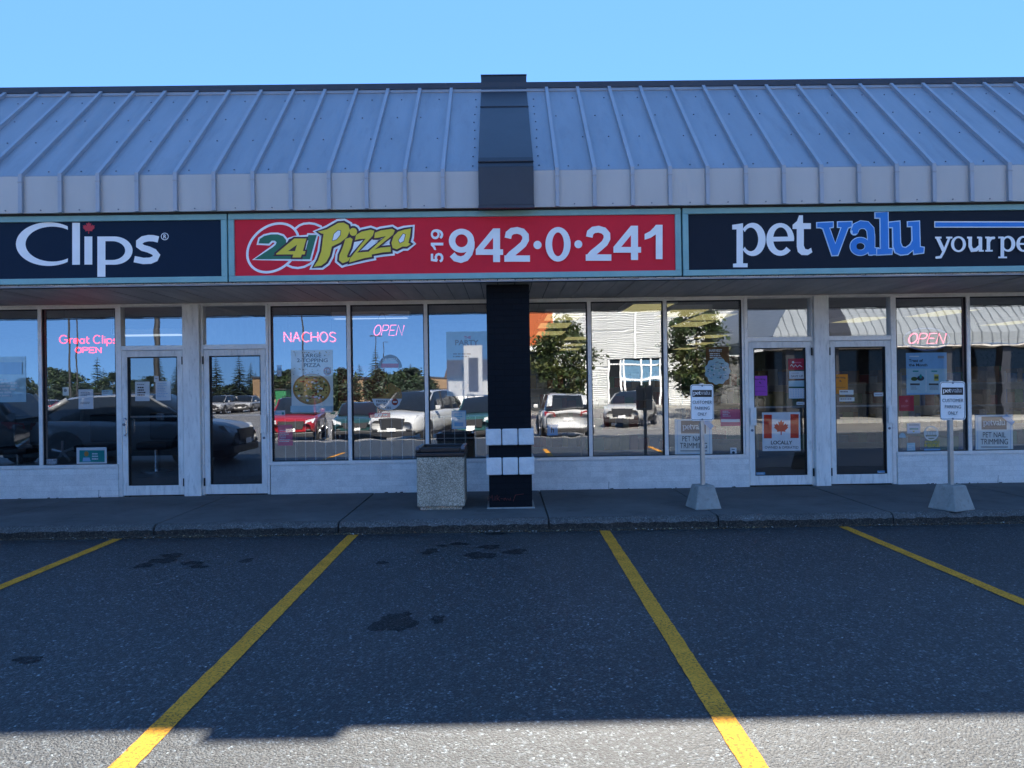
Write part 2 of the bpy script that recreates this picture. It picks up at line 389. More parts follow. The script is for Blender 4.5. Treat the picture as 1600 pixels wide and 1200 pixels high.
# oil stains
mb = MB(); rs = random.Random(3)
for (px, py, rx, ry) in [(618, 972, .125, .14), (684, 968, .045, .05), (672, 862, .08, .07), (750, 868, .13, .09), (765, 855, .12, .05), (718, 850, .09, .04), (805, 862, .12, .06), (597, 879, .05, .04),
                         (690, 853, .05, .03), (255, 876, .11, .08), (300, 880, .09, .05), (270, 868, .12, .05), (385, 876, .07, .05), (225, 884, .09, .05), (310, 886, .08, .04), (44, 1031, .09, .03), (775, 834, .12, .03)]:
    c = atz(px, py, .0); n = 44; ph = [rs.uniform(0, 6.28) for _ in range(4)]
    pts = []
    for i in range(n):
        a = 2*math.pi*i/n; k = 1 + .18*math.sin(2*a+ph[0]) + .14*math.sin(3*a+ph[1]) + .12*math.sin(5*a+ph[2]) + rs.uniform(-.13, .13)
        pts.append((c.x+rx*k*math.cos(a), c.y+ry*k*math.sin(a)*1.6, .002+.0004*(len(mb.f) % 6)))
    mb.poly(pts, M_STAIN)
tag(mb.build('oil_stains', origin=(0, 0, 0)), kind='structure')

# pavement: slabs between joints, worn edge strip
jx = sorted([atz(p, q, ZS).x for p, q in ((212, 832), (513, 829), (862, 824), (1145, 820), (1436, 815))])
jx = [jx[0]-2.15*k for k in range(9, 0, -1)] + jx + [jx[-1]+2.15*k for k in range(1, 9)]
mb = MB(); mc = MB(); rs = random.Random(5)
for a, b in zip(jx, jx[1:]):
    g = .009
    mb.box(a+g, b-g, YC+.13, YW-.02, -.1, ZS+rs.uniform(-.003, .003), M_WALK)
    N = 40; rows = []
    for i in range(N+1):
        x = a+g+(b-a-2*g)*i/N; e = rs.uniform(-.012, .012); h = rs.uniform(-.012, .006)
        rows.append([(x, YC+.1295, ZS+.002), (x, YC+.07+e*.6, ZS+.001+h*.2), (x, YC+.028+e, ZS-.012+h), (x, YC+.004+e, ZS-.05+h), (x, YC-.004+e*.7, -.02)])
    vs = [p for r_ in rows for p in r_]
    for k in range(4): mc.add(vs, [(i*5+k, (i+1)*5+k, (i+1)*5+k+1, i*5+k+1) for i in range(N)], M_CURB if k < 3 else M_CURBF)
    for r_ in (rows[0], rows[-1]): mc.poly(r_ + [(r_[0][0], YC+.1295, -.02)], M_CURB)
mb.box(jx[0], jx[-1], YC+.05, YW-.03, -.12, ZS-.03, M_DGASK)
tag(mb.build('sidewalk', origin=(0, 0, 0)), kind='structure')
tag(mc.build('curb', origin=(0, 0, 0), smooth=True), kind='structure')

# leaf litter along the kerb foot (nobody could count it)
mb = MB(); rs = random.Random(11)
ML = [pm('dry_leaf_%d' % i, c, .8) for i, c in enumerate([(.22, .12, .05), (.12, .08, .05), (.33, .27, .15), (.07, .06, .05), (.42, .40, .36)])]
for i in range(2600):
    x = rs.uniform(-9, 9); dens = .5+.5*math.sin(x*1.3)+.4*math.sin(x*3.1+1)
    if rs.random() > .35+.5*dens: continue
    y = YC-.02-abs(rs.gauss(0, .035)); s_ = rs.uniform(.006, .018); a = rs.uniform(0, 6.3); t = rs.uniform(-.5, .5)
    c = Vector((x, y, .008+rs.random()*.012)); u_ = Vector((math.cos(a), math.sin(a), t))*s_; v_ = Vector((-math.sin(a), math.cos(a), rs.uniform(-.5, .5)))*s_*.6
    mb.poly([c-u_, c+v_, c+u_, c-v_], rs.choice(ML))
for i in range(60):
    x = rs.uniform(-5, 6); y = rs.uniform(3.2, 8); s_ = rs.uniform(.005, .013); a = rs.uniform(0, 6.3)
    c = Vector((x, y, .008)); u_ = Vector((math.cos(a), math.sin(a), 0))*s_; v_ = Vector((-math.sin(a), math.cos(a), .2))*s_*.6
    mb.poly([c-u_, c+v_, c+u_, c-v_], ML[4])
N = 700; rs = random.Random(23); vs = []
for i in range(N+1):
    x = -10+20*i/N; e = .5+.5*math.sin(x*1.3); hh = .012+.018*e*rs.uniform(.4, 1); ww = .03+.035*e*rs.uniform(.4, 1.2)
    vs += [(x, YC+.01, hh), (x, YC-ww*.5, hh*.7), (x, YC-ww, .0)]
mb.add(vs, [(i*3+k, i*3+k+1, (i+1)*3+k+1, (i+1)*3+k) for i in range(N) for k in range(2)], M_GRIT)
tag(mb.build('leaf_litter', origin=(0, 0, 0)), 'dry leaf crumbs and grit gathered along the kerb', 'litter', kind='stuff')

# ------------------------------------------------------------------ the plaza building
XL, XR = -14.0, 16.0
B = thing('plaza_building', (0, YW, 0), 'low shopping plaza with grey standing seam metal roof and glass shopfronts', 'building')
ZT = at(800, 467.5, YW).z                       # underside of soffit at the wall
YS, YF = 8.56, 8.47                             # sign faces, fascia face
ZF0, ZF1 = at(640, 326, YF).z, at(640, 268.5, YF).z
YR = 10.2; ZR = at(640, 141, YR).z
# roof: fascia strip, slope, coping, hidden flat deck
mb = MB()
mb.extr([(YF, ZF1), (YR, ZR), (YR+.03, ZR-.3), (YF+.03, ZF1-.05)], 'x', XL, XR, M_ROOF)
roof = mb.build('roof', B)
mb = MB(); mb.extr([(YF-.004, ZF0), (YF-.004, ZF1-.004), (YF+.028, ZF1-.004), (YF+.028, ZF0)], 'x', XL, XR, M_FASC)
mb.build('fascia_panel', roof)
mb = MB()
mb.box(XL, XR, YR-.03, YR+.5, ZR+.004, ZR+.085, M_COPE)
mb.box(XL, XR, YR+.49, 30, ZR-.5, ZR-.4, M_COPE)
mb.build('coping', roof)
mb = MB(); n_ = Vector((0, -(ZR-ZF1), YR-YF)).normalized(); d_ = Vector((0, YR-YF, ZR-ZF1)).normalized(); Ls = math.hypot(YR-YF, ZR-ZF1)
mb.extr([(p.y, p.z) for p in [Vector((0, YR, ZR)) - d_*.10 + n_*.012, Vector((0, YR, ZR)) + n_*.012, Vector((0, YR, ZR)) + n_*.001, Vector((0, YR, ZR)) - d_*.10 + n_*.001]], 'x', XL, XR, M_FLASH)
mb.build('flashing', roof)
ribs = [35, 97, 156, 216, 276, 336, 396, 455.6, 515, 574, 634, 692.7, 870.9, 928.6, 987.4, 1046, 1105, 1164, 1223, 1281.6, 1340, 1399, 1457, 1516, 1574.5]
xr_ = [at(p, 300, YF).x for p in ribs]
xr_ = [xr_[0]-.437*k for k in range(1, 20)] + xr_ + [xr_[-1]+.43*k for k in range(1, 20)]
wr, hr = .021, .042
rs = random.Random(2); ms = MB()
for x in sorted(xr_):
    if not XL < x < XR: continue
    mb = MB(); x += rs.uniform(-.004, .004)
    a = Vector((x, YF, ZF1)); b = Vector((x, YR, ZR)) - d_*.03
    prof = []
    for p, nn in ((Vector((x, YF-.004, ZF0-.002)), Vector((0, -1, 0))), (a + Vector((0, 0, -.0)), (n_+Vector((0, -1, 0))).normalized()*1.08), (b, n_)):
        prof.append([p + Vector((sx*wr, 0, 0)) + nn*h for sx, h in ((-1, 0.0), (-1, hr), (1, hr), (1, 0.0))])
    vs = [v for r_ in prof for v in r_]
    mb.add(vs, [(i*4+k, i*4+k+1, (i+1)*4+k+1, (i+1)*4+k) for i in range(2) for k in range(3)] + [(0, 3, 2, 1), (8, 9, 10, 11)], M_RIB)
    zz = ZF1-.075
    mb.box(x-wr-.003, x+wr+.003, YF-.004-hr-.003, YF-.004, zz-.006, zz+.002, M_FLASH)
    mb.build('roof_seam', roof)
sx_ = sorted(xr_)
for a, b in zip(sx_, sx_[1:]):
    if not XL < a < XR: continue
    xm = (a+b)/2
    for k, t in enumerate((.04, .36, .62, .86)):
        p = Vector((xm + rs.uniform(-.10, .10) + (.07 if k % 2 else -.05), YF, ZF1)) + d_*(Ls*t) + n_*.004
        ms.tube([p - n_*.005, p + n_*.006], .0085, M_SCREW, 6)
    p = Vector((xm+rs.uniform(-.03, .03), YF-.006, ZF0+.03)); ms.tube([p, p+Vector((0, -.008, 0))], .0085, M_SCREW, 6)
for k in range(9):
    for x0 in (at(742, 200, YF).x-.03, at(838, 300, YF).x+.04):
        p = Vector((x0+rs.uniform(-.015, .015), YF, ZF1)) + d_*(Ls*(.05+.1*k)) + n_*.004; ms.tube([p - n_*.005, p + n_*.006], .009, M_SCREW, 6)
tag(ms.build('roof_fastener', roof), kind='stuff')
# dark boxed bulkhead over the pillar
xb0, xb1 = at(748, 318, YF-.1).x, at(834.5, 318, YF-.1).x
ZB = at(787, 118, YR).z
prof = [(YF-.10, ZF0-.0), (YF-.10, ZF1+.02), (YF+.02, ZF1+.16), (YR-.04, ZB-.22), (YR+.0, ZB), (YR+.35, ZB), (YR+.35, ZR-.3), (YF+.1, ZF1-.3), (YF+.1, ZF0)]
mb = MB(); mb.extr(prof, 'x', xb0, xb1, M_BOX)
bx_ = mb.build('bulkhead', B, bevel=.008)
mb = MB(); mb.box(xb0-.004, xb1+.004, YF-.125, YF-.06, ZF0-.035, ZF0-.003, M_COPE); mb.build('sheet_seam', bx_)
tt = .72; yy = YF+.02+(YR-.06-YF)*tt; zz = ZF1+.16+(ZB-.22-ZF1-.16)*tt
mb = MB(); mb.box(xb0-.003, xb1+.003, yy-.012, yy+.02, zz-.004, zz+.006, M_COPE); mb.build('sheet_seam', bx_)
yy = YF-.045; zz = ZF1+.095
mb = MB(); mb.box(xb0-.003, xb1+.003, yy-.012, yy+.02, zz-.006, zz+.004, M_COPE); mb.build('sheet_seam', bx_)
mb = MB(); mb.box(xb0-.004, xb1+.004, YR-.008, YR+.352, ZB+.002, ZB+.014, M_COPE); mb.build('sheet_seam', bx_)
# gap board behind signs, soffit boards
mb = MB(); mb.box(XL, XR, YF+.05, YS+.06, at(640, 331, YS).z-.0, ZF0+.12, M_DGASK); mb.build('sign_gap_board', B)
mb = MB(); mb.box(XL, XR, YS+.13, YS+.2, ZT-.0, 3.9, M_DGASK); mb.build('sign_backing', B)
mb = MB(); x = XL; i = 0; rs = random.Random(8)
while x < XR:
    wd = .205
    mb.box(x+.005, x+wd-.005, YS+.02, YW+.02, ZT+.001+rs.uniform(0, .006), ZT+.03, M_SOFF)
    mb.box(x-.001, x+wd+.001, YS+.02, YW+.02, ZT+.016, ZT+.045, M_DGASK); x += wd
mb.build('soffit', B)
mb = MB(); mb.box(XL, XR, YS+.005, YS+.035, ZT-.012, ZT-.001, M_FLASH)
mb.box(XL, XR, YW-.03, YW+.012, ZT-.02, ZT-.001, M_ALU); mb.build('soffit_trim', B)

# ------- shopfront: base walls, windows, doors, posts
def Xp(px): return xw(px)
GT = at(480, 477.5, YW).z; GB = at(480, 720.5, YW).z       # glass top and bottom
ZSILL = GB-.045
def base_wall(p0, p1):
    mb = MB(); mb.box(Xp(p0), Xp(p1), YW-.03, YW+.14, ZS-.03, ZSILL, M_BASE); mb.build('base_wall', B, bevel=.006)
    rs = random.Random(int(abs(p0))); mb = MB(); x = Xp(p0)+.05; wall = [o for o in B.children if o.name.startswith('base_wall')][-1]
    while x < Xp(p1)-.1:
        x += rs.uniform(.05, .6); h = rs.uniform(.004, .014); w_ = rs.uniform(.01, .09)
        mb.poly([(x, YW-.0312, ZS-.01), (x+w_, YW-.0312, ZS-.01), (x+w_*.7, YW-.0312, ZS+h), (x+w_*.2, YW-.0312, ZS+h*.6)], M_DGASK)
        if rs.random() < .12: mb.poly([(x, YW-.0313, ZS), (x+.006, YW-.0313, ZS), (x+.012, YW-.0313, ZS+.10), (x+.007, YW-.0313, ZS+.11)], M_DGASK)
    mb.build('chipped_paint', wall)
PR = random.Random(77)
def bay(muls, p0, p1):
    """a row of panes between two jambs; muls = centre px of mullions"""
    x0, x1 = Xp(p0), Xp(p1); hw = .026
    f = MB(); f.box(x0, x1, YW-.045, YG+.05, ZSILL+.001, GB, M_ALU); f.box(x0, x1, YW, YG+.05, GT, ZT-.021, M_ALU)
    f.box(x0, x0+.03, YW, YG+.05, GB, GT, M_ALU); f.box(x1-.03, x1, YW, YG+.05, GB, GT, M_ALU)
    ms_ = [Xp(m_) for m_ in muls]
    for x in ms_: f.box(x-hw, x+hw, YW-.012, YG+.05, GB+.0005, GT-.0005, M_ALU)
    ed = [x0+.03] + [v for x in ms_ for v in (x-hw, x+hw)] + [x1-.03]
    for a, b in zip(ed[::2], ed[1::2]):
        f.box(a+.0005, a+.012, YW+.006, YG-.006, GB+.001, GT-.001, M_DGASK); f.box(b-.012, b-.0005, YW+.006, YG-.006, GB+.001, GT-.001, M_DGASK)
        f.box(a+.013, b-.013, YW+.006, YG-.006, GT-.014, GT-.0005, M_DGASK); f.box(a+.013, b-.013, YW+.006, YG-.006, GB+.0005, GB+.008, M_DGASK)
    fo = f.build('window', B, bevel=.003)
    for a, b in zip(ed[::2], ed[1::2]):
        ta, tb = PR.uniform(-.0011, .0011), PR.uniform(-.0011, .0011); yq = lambda x, z: YG + ta*(x-(a+b)/2) + tb*(z-(GB+GT)/2)
        g = MB(); g.poly([(x, yq(x, z), z) for x, z in ((a, GB), (b, GB), (b, GT), (a, GT))], M_GLASS); g.build('pane', fo)
DT, DB_ = at(240, 548, YW).z, ZS+.015
TB, TT = at(240, 540, YW).z, at(240, 479, YW).z
def door(j0, l0, l1, j1, handle, hinge):
    """jamb px, leaf px"""
    a, b = Xp(l0), Xp(l1); ja, jb = Xp(j0), Xp(j1)
    f = MB()
    f.box(ja, a-.004, YW-.015, YG+.05, ZS, ZT-.021, M_ALU); f.box(b+.004, jb, YW-.015, YG+.05, ZS, ZT-.021, M_ALU)
    f.box(a-.004, b+.004, YW-.01, YG+.05, DT+.006, TB, M_ALU); f.box(a-.004, b+.004, YW-.01, YG+.05, TT, ZT-.021, M_ALU)
    f.box(a-.003, b+.003, YW+.03, YG+.05, ZS+.0005, ZS+.012, M_DGASK)
    tr = f.build('transom_frame', B, bevel=.003)
    g = MB(); g.poly([(a-.004, YG, TB), (b+.004, YG, TB), (b+.004, YG, TT), (a-.004, YG, TT)], M_GLASS); g.build('pane', tr)
    st = .075; y0, y1 = YW-.012, YW+.04
    zb, zt = DB_+.135, DT-.085
    f = MB(); f.box(a, a+st, y0, y1, DB_, DT, M_ALUW); f.box(b-st, b, y0, y1, DB_, DT, M_ALUW)
    f.box(a+st, b-st, y0, y1, DB_, zb, M_ALUW); f.box(a+st, b-st, y0, y1, zt, DT, M_ALUW)
    for q in ((a+st+.0005, a+st+.014), (b-st-.014, b-st-.0005)): f.box(*q, y0+.008, y1-.006, zb+.001, zt-.001, M_DGASK)
    f.box(a+st+.015, b-st-.015, y0+.008, y1-.006, zt-.014, zt-.0005, M_DGASK); f.box(a+st+.015, b-st-.015, y0+.008, y1-.006, zb+.0005, zb+.01, M_DGASK)
    d = f.build('door', B, bevel=.003)
    g = MB(); g.poly([(a+st, y1-.008, zb), (b-st, y1-.008, zb), (b-st, y1-.008, zt), (a+st, y1-.008, zt)], M_DGLASS); g.build('pane', d)
    h = MB(); zz = at(240, 651, YW).z; h.box(a+st-.01, b-st+.01, y1+.02, y1+.04, zz-.012, zz+.012, M_ALUW); h.build('push_bar', d)
    hx = {'l': a+st*.5, 'r': b-st*.5}.get(handle[0])
    h = MB(); z0, z1 = at(240, 679, YW).z, at(240, 653, YW).z
    if handle[1] == 'pull':
        h.tube([(hx-.01, y0, z0), (hx+.03, y0-.06, z0), (hx+.05, y0-.065, z0+.02), (hx+.05, y0-.065, z1-.02), (hx+.03, y0-.06, z1), (hx-.01, y0, z1)], .011, M_CHROME, 8)
        h.tube([(hx-.012, y0+.002, (z0+z1)/2+.03), (hx-.012, y0-.012, (z0+z1)/2+.03)], .02, M_SCREW, 14)
    else:
        h.box(hx-.032, hx+.05, y0-.045, y0-.032, z0+.0, z1+.02, M_ALUW); h.box(hx-.028, hx-.01, y0-.033, y0, z0+.02, z0+.05, M_ALUW); h.box(hx-.028, hx-.01, y0-.033, y0, z1-.05, z1-.02, M_ALUW)
        h.tube([(hx, y0+.002, z0-.07), (hx, y0-.008, z0-.07)], .018, M_SCREW, 14)
    h.build('handle', d, bevel=.002)
    hx = a-.004 if hinge == 'l' else b+.004
    for z in (DB_+.12, DT-.2):
        h = MB(); h.tube([(hx, y0-.014, z), (hx, y0-.014, z+.11)], .012, M_DGASK, 8); h.build('hinge', d)
    return d
def post(p0, p1):
    mb = MB(); mb.box(Xp(p0), Xp(p1), YW-.075, YW+.1, ZS, ZT-.021, M_ALUW); mb.build('post', B, bevel=.004)
base_wall(-420, 184.5); base_wall(422, 1167.5); base_wall(1399, 2000)
bay([-300, -180, -60, 63.5], -420, 184.5)
bay([546, 666.5, 796, 921.8, 1040.3], 420.5, 1163.5)
bay([1514, 1633, 1750, 1870], 1398.5, 2000)
door(184.6, 191, 286, 289, ('l', 'pull'), 'r'); post(289.2, 315)
door(315.2, 319, 416, 420.3, ('r', 'plate'), 'l')
door(1163.6, 1169.5, 1267.5, 1270, ('l', 'plate'), 'r'); post(1270.2, 1293)
door(1293.2, 1296.5, 1392, 1398.3, ('r', 'plate'), 'l')
# interior shell
M_FLOOR = pm('shop_floor', (.22, .21, .20), .35, var=.1)
M_CEIL = pm('shop_ceiling', (.30, .30, .30), .9)
M_INW = [pm('salon_wall', (.20, .25, .28), .8), pm('pizzeria_wall', (.34, .35, .36), .8), pm('petshop_wall', (.16, .15, .14), .8)]
mb = MB(); mb.box(XL, XR, YW+.14, 26, -.1, ZS, M_FLOOR); mb.build('interior_floor', B)
mb = MB(); mb.box(XL, XR, YW+.14, 26, 2.86, 2.95, M_CEIL); mb.box(XL, XR, YG+.051, YW+.139, ZT-.02, 2.95, M_CEIL); mb.build('interior_ceiling', B)
for x0, x1, k, dp in ((XL, Xp(302), 0, 17), (Xp(302), Xp(795), 1, 14.5), (Xp(795), XR, 2, 25.9)):
    mb = MB(); mb.box(x0+.06, x1-.06, dp, dp+.1, ZS, 2.86, M_INW[k])
    mb.box(x0+.002, x0+.06, YW+.2, dp+.1, ZS, 2.86, M_INW[k]); mb.box(x1-.06, x1-.002, YW+.2, dp+.1, ZS, 2.86, M_INW[k]); mb.build('interior_wall', B)

# pillar with two bands of split-face block
px0, px1 = at(759.5, 440, 8.9).x, at(829, 600, 8.9).x
mb = MB(); mb.box(px0, px1, 8.9, 9.43, ZS-.02, ZT-.002, M_PIL)
pil = mb.build('pillar', B, bevel=.006)
mb = MB(); mb.box(px0-.03, px1+.03, 8.875, 9.46, ZS-.02, ZS+.012, M_CONC); mb.build('mortar_foot', pil, bevel=.006)
for zc0, zc1 in ((695.5, 670), (742, 715)):
    z0, z1 = at(797, zc0, 8.87).z, at(797, zc1, 8.87).z
    bl = MB()
    xs_ = [px0-.035+(px1-px0+.07)*k/3 for k in range(4)]
    for a, b in zip(xs_, xs_[1:]): bl.box(a+.006, b-.006, 8.862, 8.99, z0, z1, M_SPLIT)
    for q in ((px0-.035, px0), (px1, px1+.035)):
        for k in range(2): bl.box(q[0], q[1], 9.0+.2*k, 9.18+.2*k, z0, z1, M_SPLIT)
    bb = bl.build('stone_band', pil, bevel=.012)
g = Flat(8.9, (620, 640, 5.714)); M_GRAF = pm('red_scrawl', (.10, .018, .015), .8, var=.4, scale=30)
for s_ in ([(818, 815), (824, 765), (840, 790), (852, 762), (860, 815)], [(878, 775), (876, 812)], [(895, 765), (893, 812), (915, 775)], [(896, 790), (918, 812)], [(930, 795), (945, 795)],
           [(960, 808), (955, 795), (970, 790), (980, 808)], [(990, 795), (1005, 808), (1015, 785), (1018, 808)], [(1040, 815), (1058, 762)], [(1060, 760), (1130, 752)]):
    g.stroke(s_, 6, M_GRAF)
g.build('scrawl', pil)

# ------------------------------------------------------------------ fascia signs
def sign_box(name, p0, p1, face, label, cat):
    """pixel span; one aluminium box with a teal frame and a printed face"""
    x0 = at(p0, 385, YS).x; x1 = at(p1, 385, YS).x
    z1, z0 = at(640, 331.0, YS).z, at(640, 434.5+2.6, YS).z
    s = thing(name, ((x0+x1)/2, YS, z0), label, cat, 'lit box signs along the fascia')
    fw = .068; f = MB()
    f.box(x0, x1, YS-.02, YS+.115, z0, z0+fw, M_TEAL); f.box(x0, x1, YS-.02, YS+.115, z1-fw, z1, M_TEAL)
    f.box(x0, x0+fw, YS-.0195, YS+.1145, z0+fw, z1-fw, M_TEAL); f.box(x1-fw, x1, YS-.0195, YS+.1145, z0+fw, z1-fw, M_TEAL)
    f.build('frame', s, bevel=.006)
    c = MB(); c.box(x0+fw, x1-fw, YS+.006, YS+.05, z0+fw, z1-fw, face); c.build('face', s)
    return s
s1 = sign_box('salon_sign', -170, 355.5, M_NAVY, 'navy fascia sign with white word Clips and a red maple leaf', 'shop sign')
f = Flat(YS+.005, (0, 300, 3.81))
f.ring((290, 310), (195, 130), (312, 310), (160, 104), 54.6, 305.4, M_WHITE, 48)
f.rect(430, 183, 476, 433, M_WHITE); f.rect(503, 265, 550, 432, M_WHITE)
f.rect(580, 265, 628, 505, M_WHITE); f.rect(627, 265, 682, 293, M_WHITE); f.rect(627, 405, 682, 433, M_WHITE)
f.ring((680, 349), (110, 84), (668, 349), (78, 56), -90, 90, M_WHITE, 30)
f.stroke([(944, 283), (915, 276), (885, 275), (852, 282), (830, 299), (830, 318), (850, 333), (886, 343), (917, 357), (933, 377), (924, 397), (897, 409), (855, 411), (800, 400)], 38, M_WHITE, cap=False)
f.ring((982, 265), (23, 22), (982, 265), (19, 18), 0, 360, M_WHITE, 24); f.text('R', 974, 253, 992, 277, M_WHITE, .02)
f.fill([(530+x*.72, 214+y*.72) for x, y in LEAF], M_REDV)
# the word to the left of the frame edge
f.crop = (0, 300, 3.81)
f.text('Great', -620, 180, -20, 435, M_WHITE, .02)
f.build('lettering', s1)

s2 = sign_box('pizzeria_sign', 357.5, 1064, M_RED, 'red fascia sign with yellow Pizza logo and telephone number', 'shop sign')
f = Flat(YS+.005, (380, 330, 5.714))
def el(n=60): return [(267+222*math.cos(2*math.pi*i/n)-.28*(218*math.sin(2*math.pi*i/n)), 327+218*math.sin(2*math.pi*i/n)) for i in range(n)]
f.outline(el(), 22, M_WHITE)
f.stroke([(462, 158), (500, 128), (540, 112), (590, 107), (640, 114), (695, 137)], 20, M_WHITE)
f.stroke([(395, 483), (440, 502), (490, 508), (545, 497), (600, 470), (645, 436)], 20, M_WHITE)
TWO = [(138, 288), (150, 248), (190, 222), (250, 208), (310, 208), (355, 222), (384, 256), (386, 292), (365, 330), (300, 378), (262, 400), (440, 400), (436, 428), (100, 430), (262, 325), (292, 300), (300, 278), (284, 264), (256, 264), (230, 290)]
ONE = [(585, 213), (658, 213), (597, 430), (430, 430), (440, 402), (545, 402), (582, 262), (566, 262)]
FOUR = [(458, 245), (566, 245), (534, 357), (558, 357), (550, 387), (525, 387), (515, 414), (440, 414), (448, 387), (296, 387), (296, 380)]
f.outline(TWO, 34, M_WHITE); f.outline(ONE, 34, M_WHITE); f.fill([(400, 240), (455, 222), (585, 210), (545, 425), (300, 425)], M_WHITE)
f.fill([(410, 250), (462, 232), (580, 228), (540, 420), (300, 420), (262, 400), (386, 292)], M_MAROON)
f.fill(TWO, M_GREEN); f.fill(ONE, M_GREEN); f.outline(FOUR, 34, M_MAROON); f.fill(FOUR, M_YELL); f.fill([(402, 357), (464, 357), (482, 300)], M_MAROON)
PIZ = [[(668, 185), (750, 165), (850, 108), (900, 104), (942, 128), (955, 172), (930, 232), (870, 282), (795, 318), (775, 400), (745, 455), (700, 488), (632, 498), (672, 440), (700, 360), (720, 205), (700, 200)],
       [(985+34*math.cos(a*.4488), 187+36*math.sin(a*.4488)) for a in range(14)],
       [(915, 250), (958, 236), (980, 252), (962, 330), (930, 400), (934, 418), (960, 410), (940, 448), (890, 466), (858, 440), (862, 395), (890, 330)],
       [(1010, 215), (1060, 185), (1140, 168), (1172, 178), (1160, 220), (1020, 372), (1062, 368), (1145, 362), (1152, 410), (1090, 420), (950, 460), (955, 425), (1095, 248), (1042, 250), (1000, 262)],
       [(1178, 195), (1230, 175), (1330, 160), (1356, 175), (1340, 212), (1175, 345), (1230, 328), (1318, 320), (1320, 365), (1250, 370), (1120, 395), (1125, 360), (1275, 225), (1205, 240), (1172, 242)],
       [(1500, 157), (1490, 230), (1476, 286), (1500, 296), (1462, 318), (1424, 318), (1374, 343), (1336, 330), (1326, 285), (1345, 225), (1385, 185), (1440, 168)]]
HOL = [[(800, 265), (815, 205), (850, 175), (872, 178), (868, 215), (835, 255)], [(1402, 285), (1390, 262), (1430, 205), (1448, 212), (1434, 270)]]
for p in PIZ: f.outline(p, 74, M_WHITE)
f.fill([(900, 250), (1180, 200), (1180, 380), (950, 430)], M_WHITE)
for p in PIZ: f.outline(p, 36, M_MAROON)
for p in PIZ: f.fill(p, M_YELL)
for p in HOL: f.outline(p, 10, M_MAROON); f.fill(p, M_WHITE)
f.crop = (0, 0, 1)
DIG = {'0': [('ring', (20, 27), (20, 27), (20, 27), (9.3, 18.5), 0, 360)],
       '9': [('ring', (20, 19), (20, 19), (19.5, 18.8), (9.5, 10), 0, 360), ('stroke', [(35.2, 20), (35, 29), (32, 39), (26.5, 46), (19, 48.6), (11, 46.5), (5.5, 40.5)], 10)],
       '4': [('fill', [(26, 0), (36.5, 0), (36.5, 33.5), (41, 33.5), (41, 42.5), (36.5, 42.5), (36.5, 54), (26, 54), (26, 42.5), (0, 42.5), (0, 33.5)]), ('hole', [(26, 15), (26, 33.5), (11.5, 33.5)])],
       '2': [('stroke', [(5.5, 17), (7, 10), (12, 5.8), (20, 4.6), (28, 6.8), (33, 12.5), (33.2, 19.5), (29.5, 26.5), (21, 34), (11, 42), (5, 49)], 10.5), ('fill', [(0, 44), (40, 44), (40, 54), (0, 54)])],
       '1': [('fill', [(18, 0), (28.5, 0), (28.5, 54), (18, 54), (18, 15), (10, 20.5), (.5, 23.5), (.5, 14.5), (9, 10), (15, 4)])],
       '5': [('fill', [(7, 0), (36, 0), (36, 10), (15, 10), (13, 29), (3, 27)]), ('stroke', [(8, 28), (14, 22.5), (23, 21.5), (31, 25.5), (34.3, 34), (32, 43), (25, 48.5), (16, 49), (9, 46), (5, 39)], 10)]}
def digit(f, ch, x0, y0, x1, y1, mt, mh, rot=False):
    W0 = 28.5 if ch == '1' else 40.
    if rot: T = lambda u, v: (x0+(x1-x0)*v/54, y1-(y1-y0)*u/W0)
    else: T = lambda u, v: (x0+(x1-x0)*u/W0, y0+(y1-y0)*v/54)
    ax = (x1-x0)/(54 if rot else W0); ay = (y1-y0)/(W0 if rot else 54)
    for e in DIG[ch]:
        if e[0] == 'ring':
            sw = (lambda r: (r[1]*ax, r[0]*ay)) if rot else (lambda r: (r[0]*ax, r[1]*ay))
            f.ring(T(*e[1]), sw(e[3]), T(*e[2]), sw(e[4]), e[5], e[6], mt, 44)
        elif e[0] == 'stroke': f.stroke([T(*p) for p in e[1]], e[2]*(ax+ay)/2, mt, cap=False)
        else: f.fill([T(*p) for p in e[1]], mt if e[0] == 'fill' else mh)
for t, x0, y0, x1, y1 in (('9', 701, 357.8, 741.6, 411.6), ('4', 743.5, 357.5, 785, 410), ('2', 788, 356, 828, 409.5), ('0', 852, 355.3, 891.4, 409.3), ('2', 914.8, 354.2, 954.8, 408), ('4', 958, 353.4, 1000, 406.8), ('1', 1006, 352, 1034.5, 405.5)):
    digit(f, t, x0, y0, x1, y1, M_WHITE, M_RED)
f.disc(839.7, 383.4, 6.4, 6.5, M_WHITE); f.disc(903.3, 382.3, 6.2, 6.3, M_WHITE)
for t, y0, y1 in (('5', 395.5, 411), ('1', 380, 391.5), ('9', 359, 374.8)): digit(f, t, 673.5, y0, 693, y1, M_WHITE, M_RED, True)
f.build('lettering', s2)

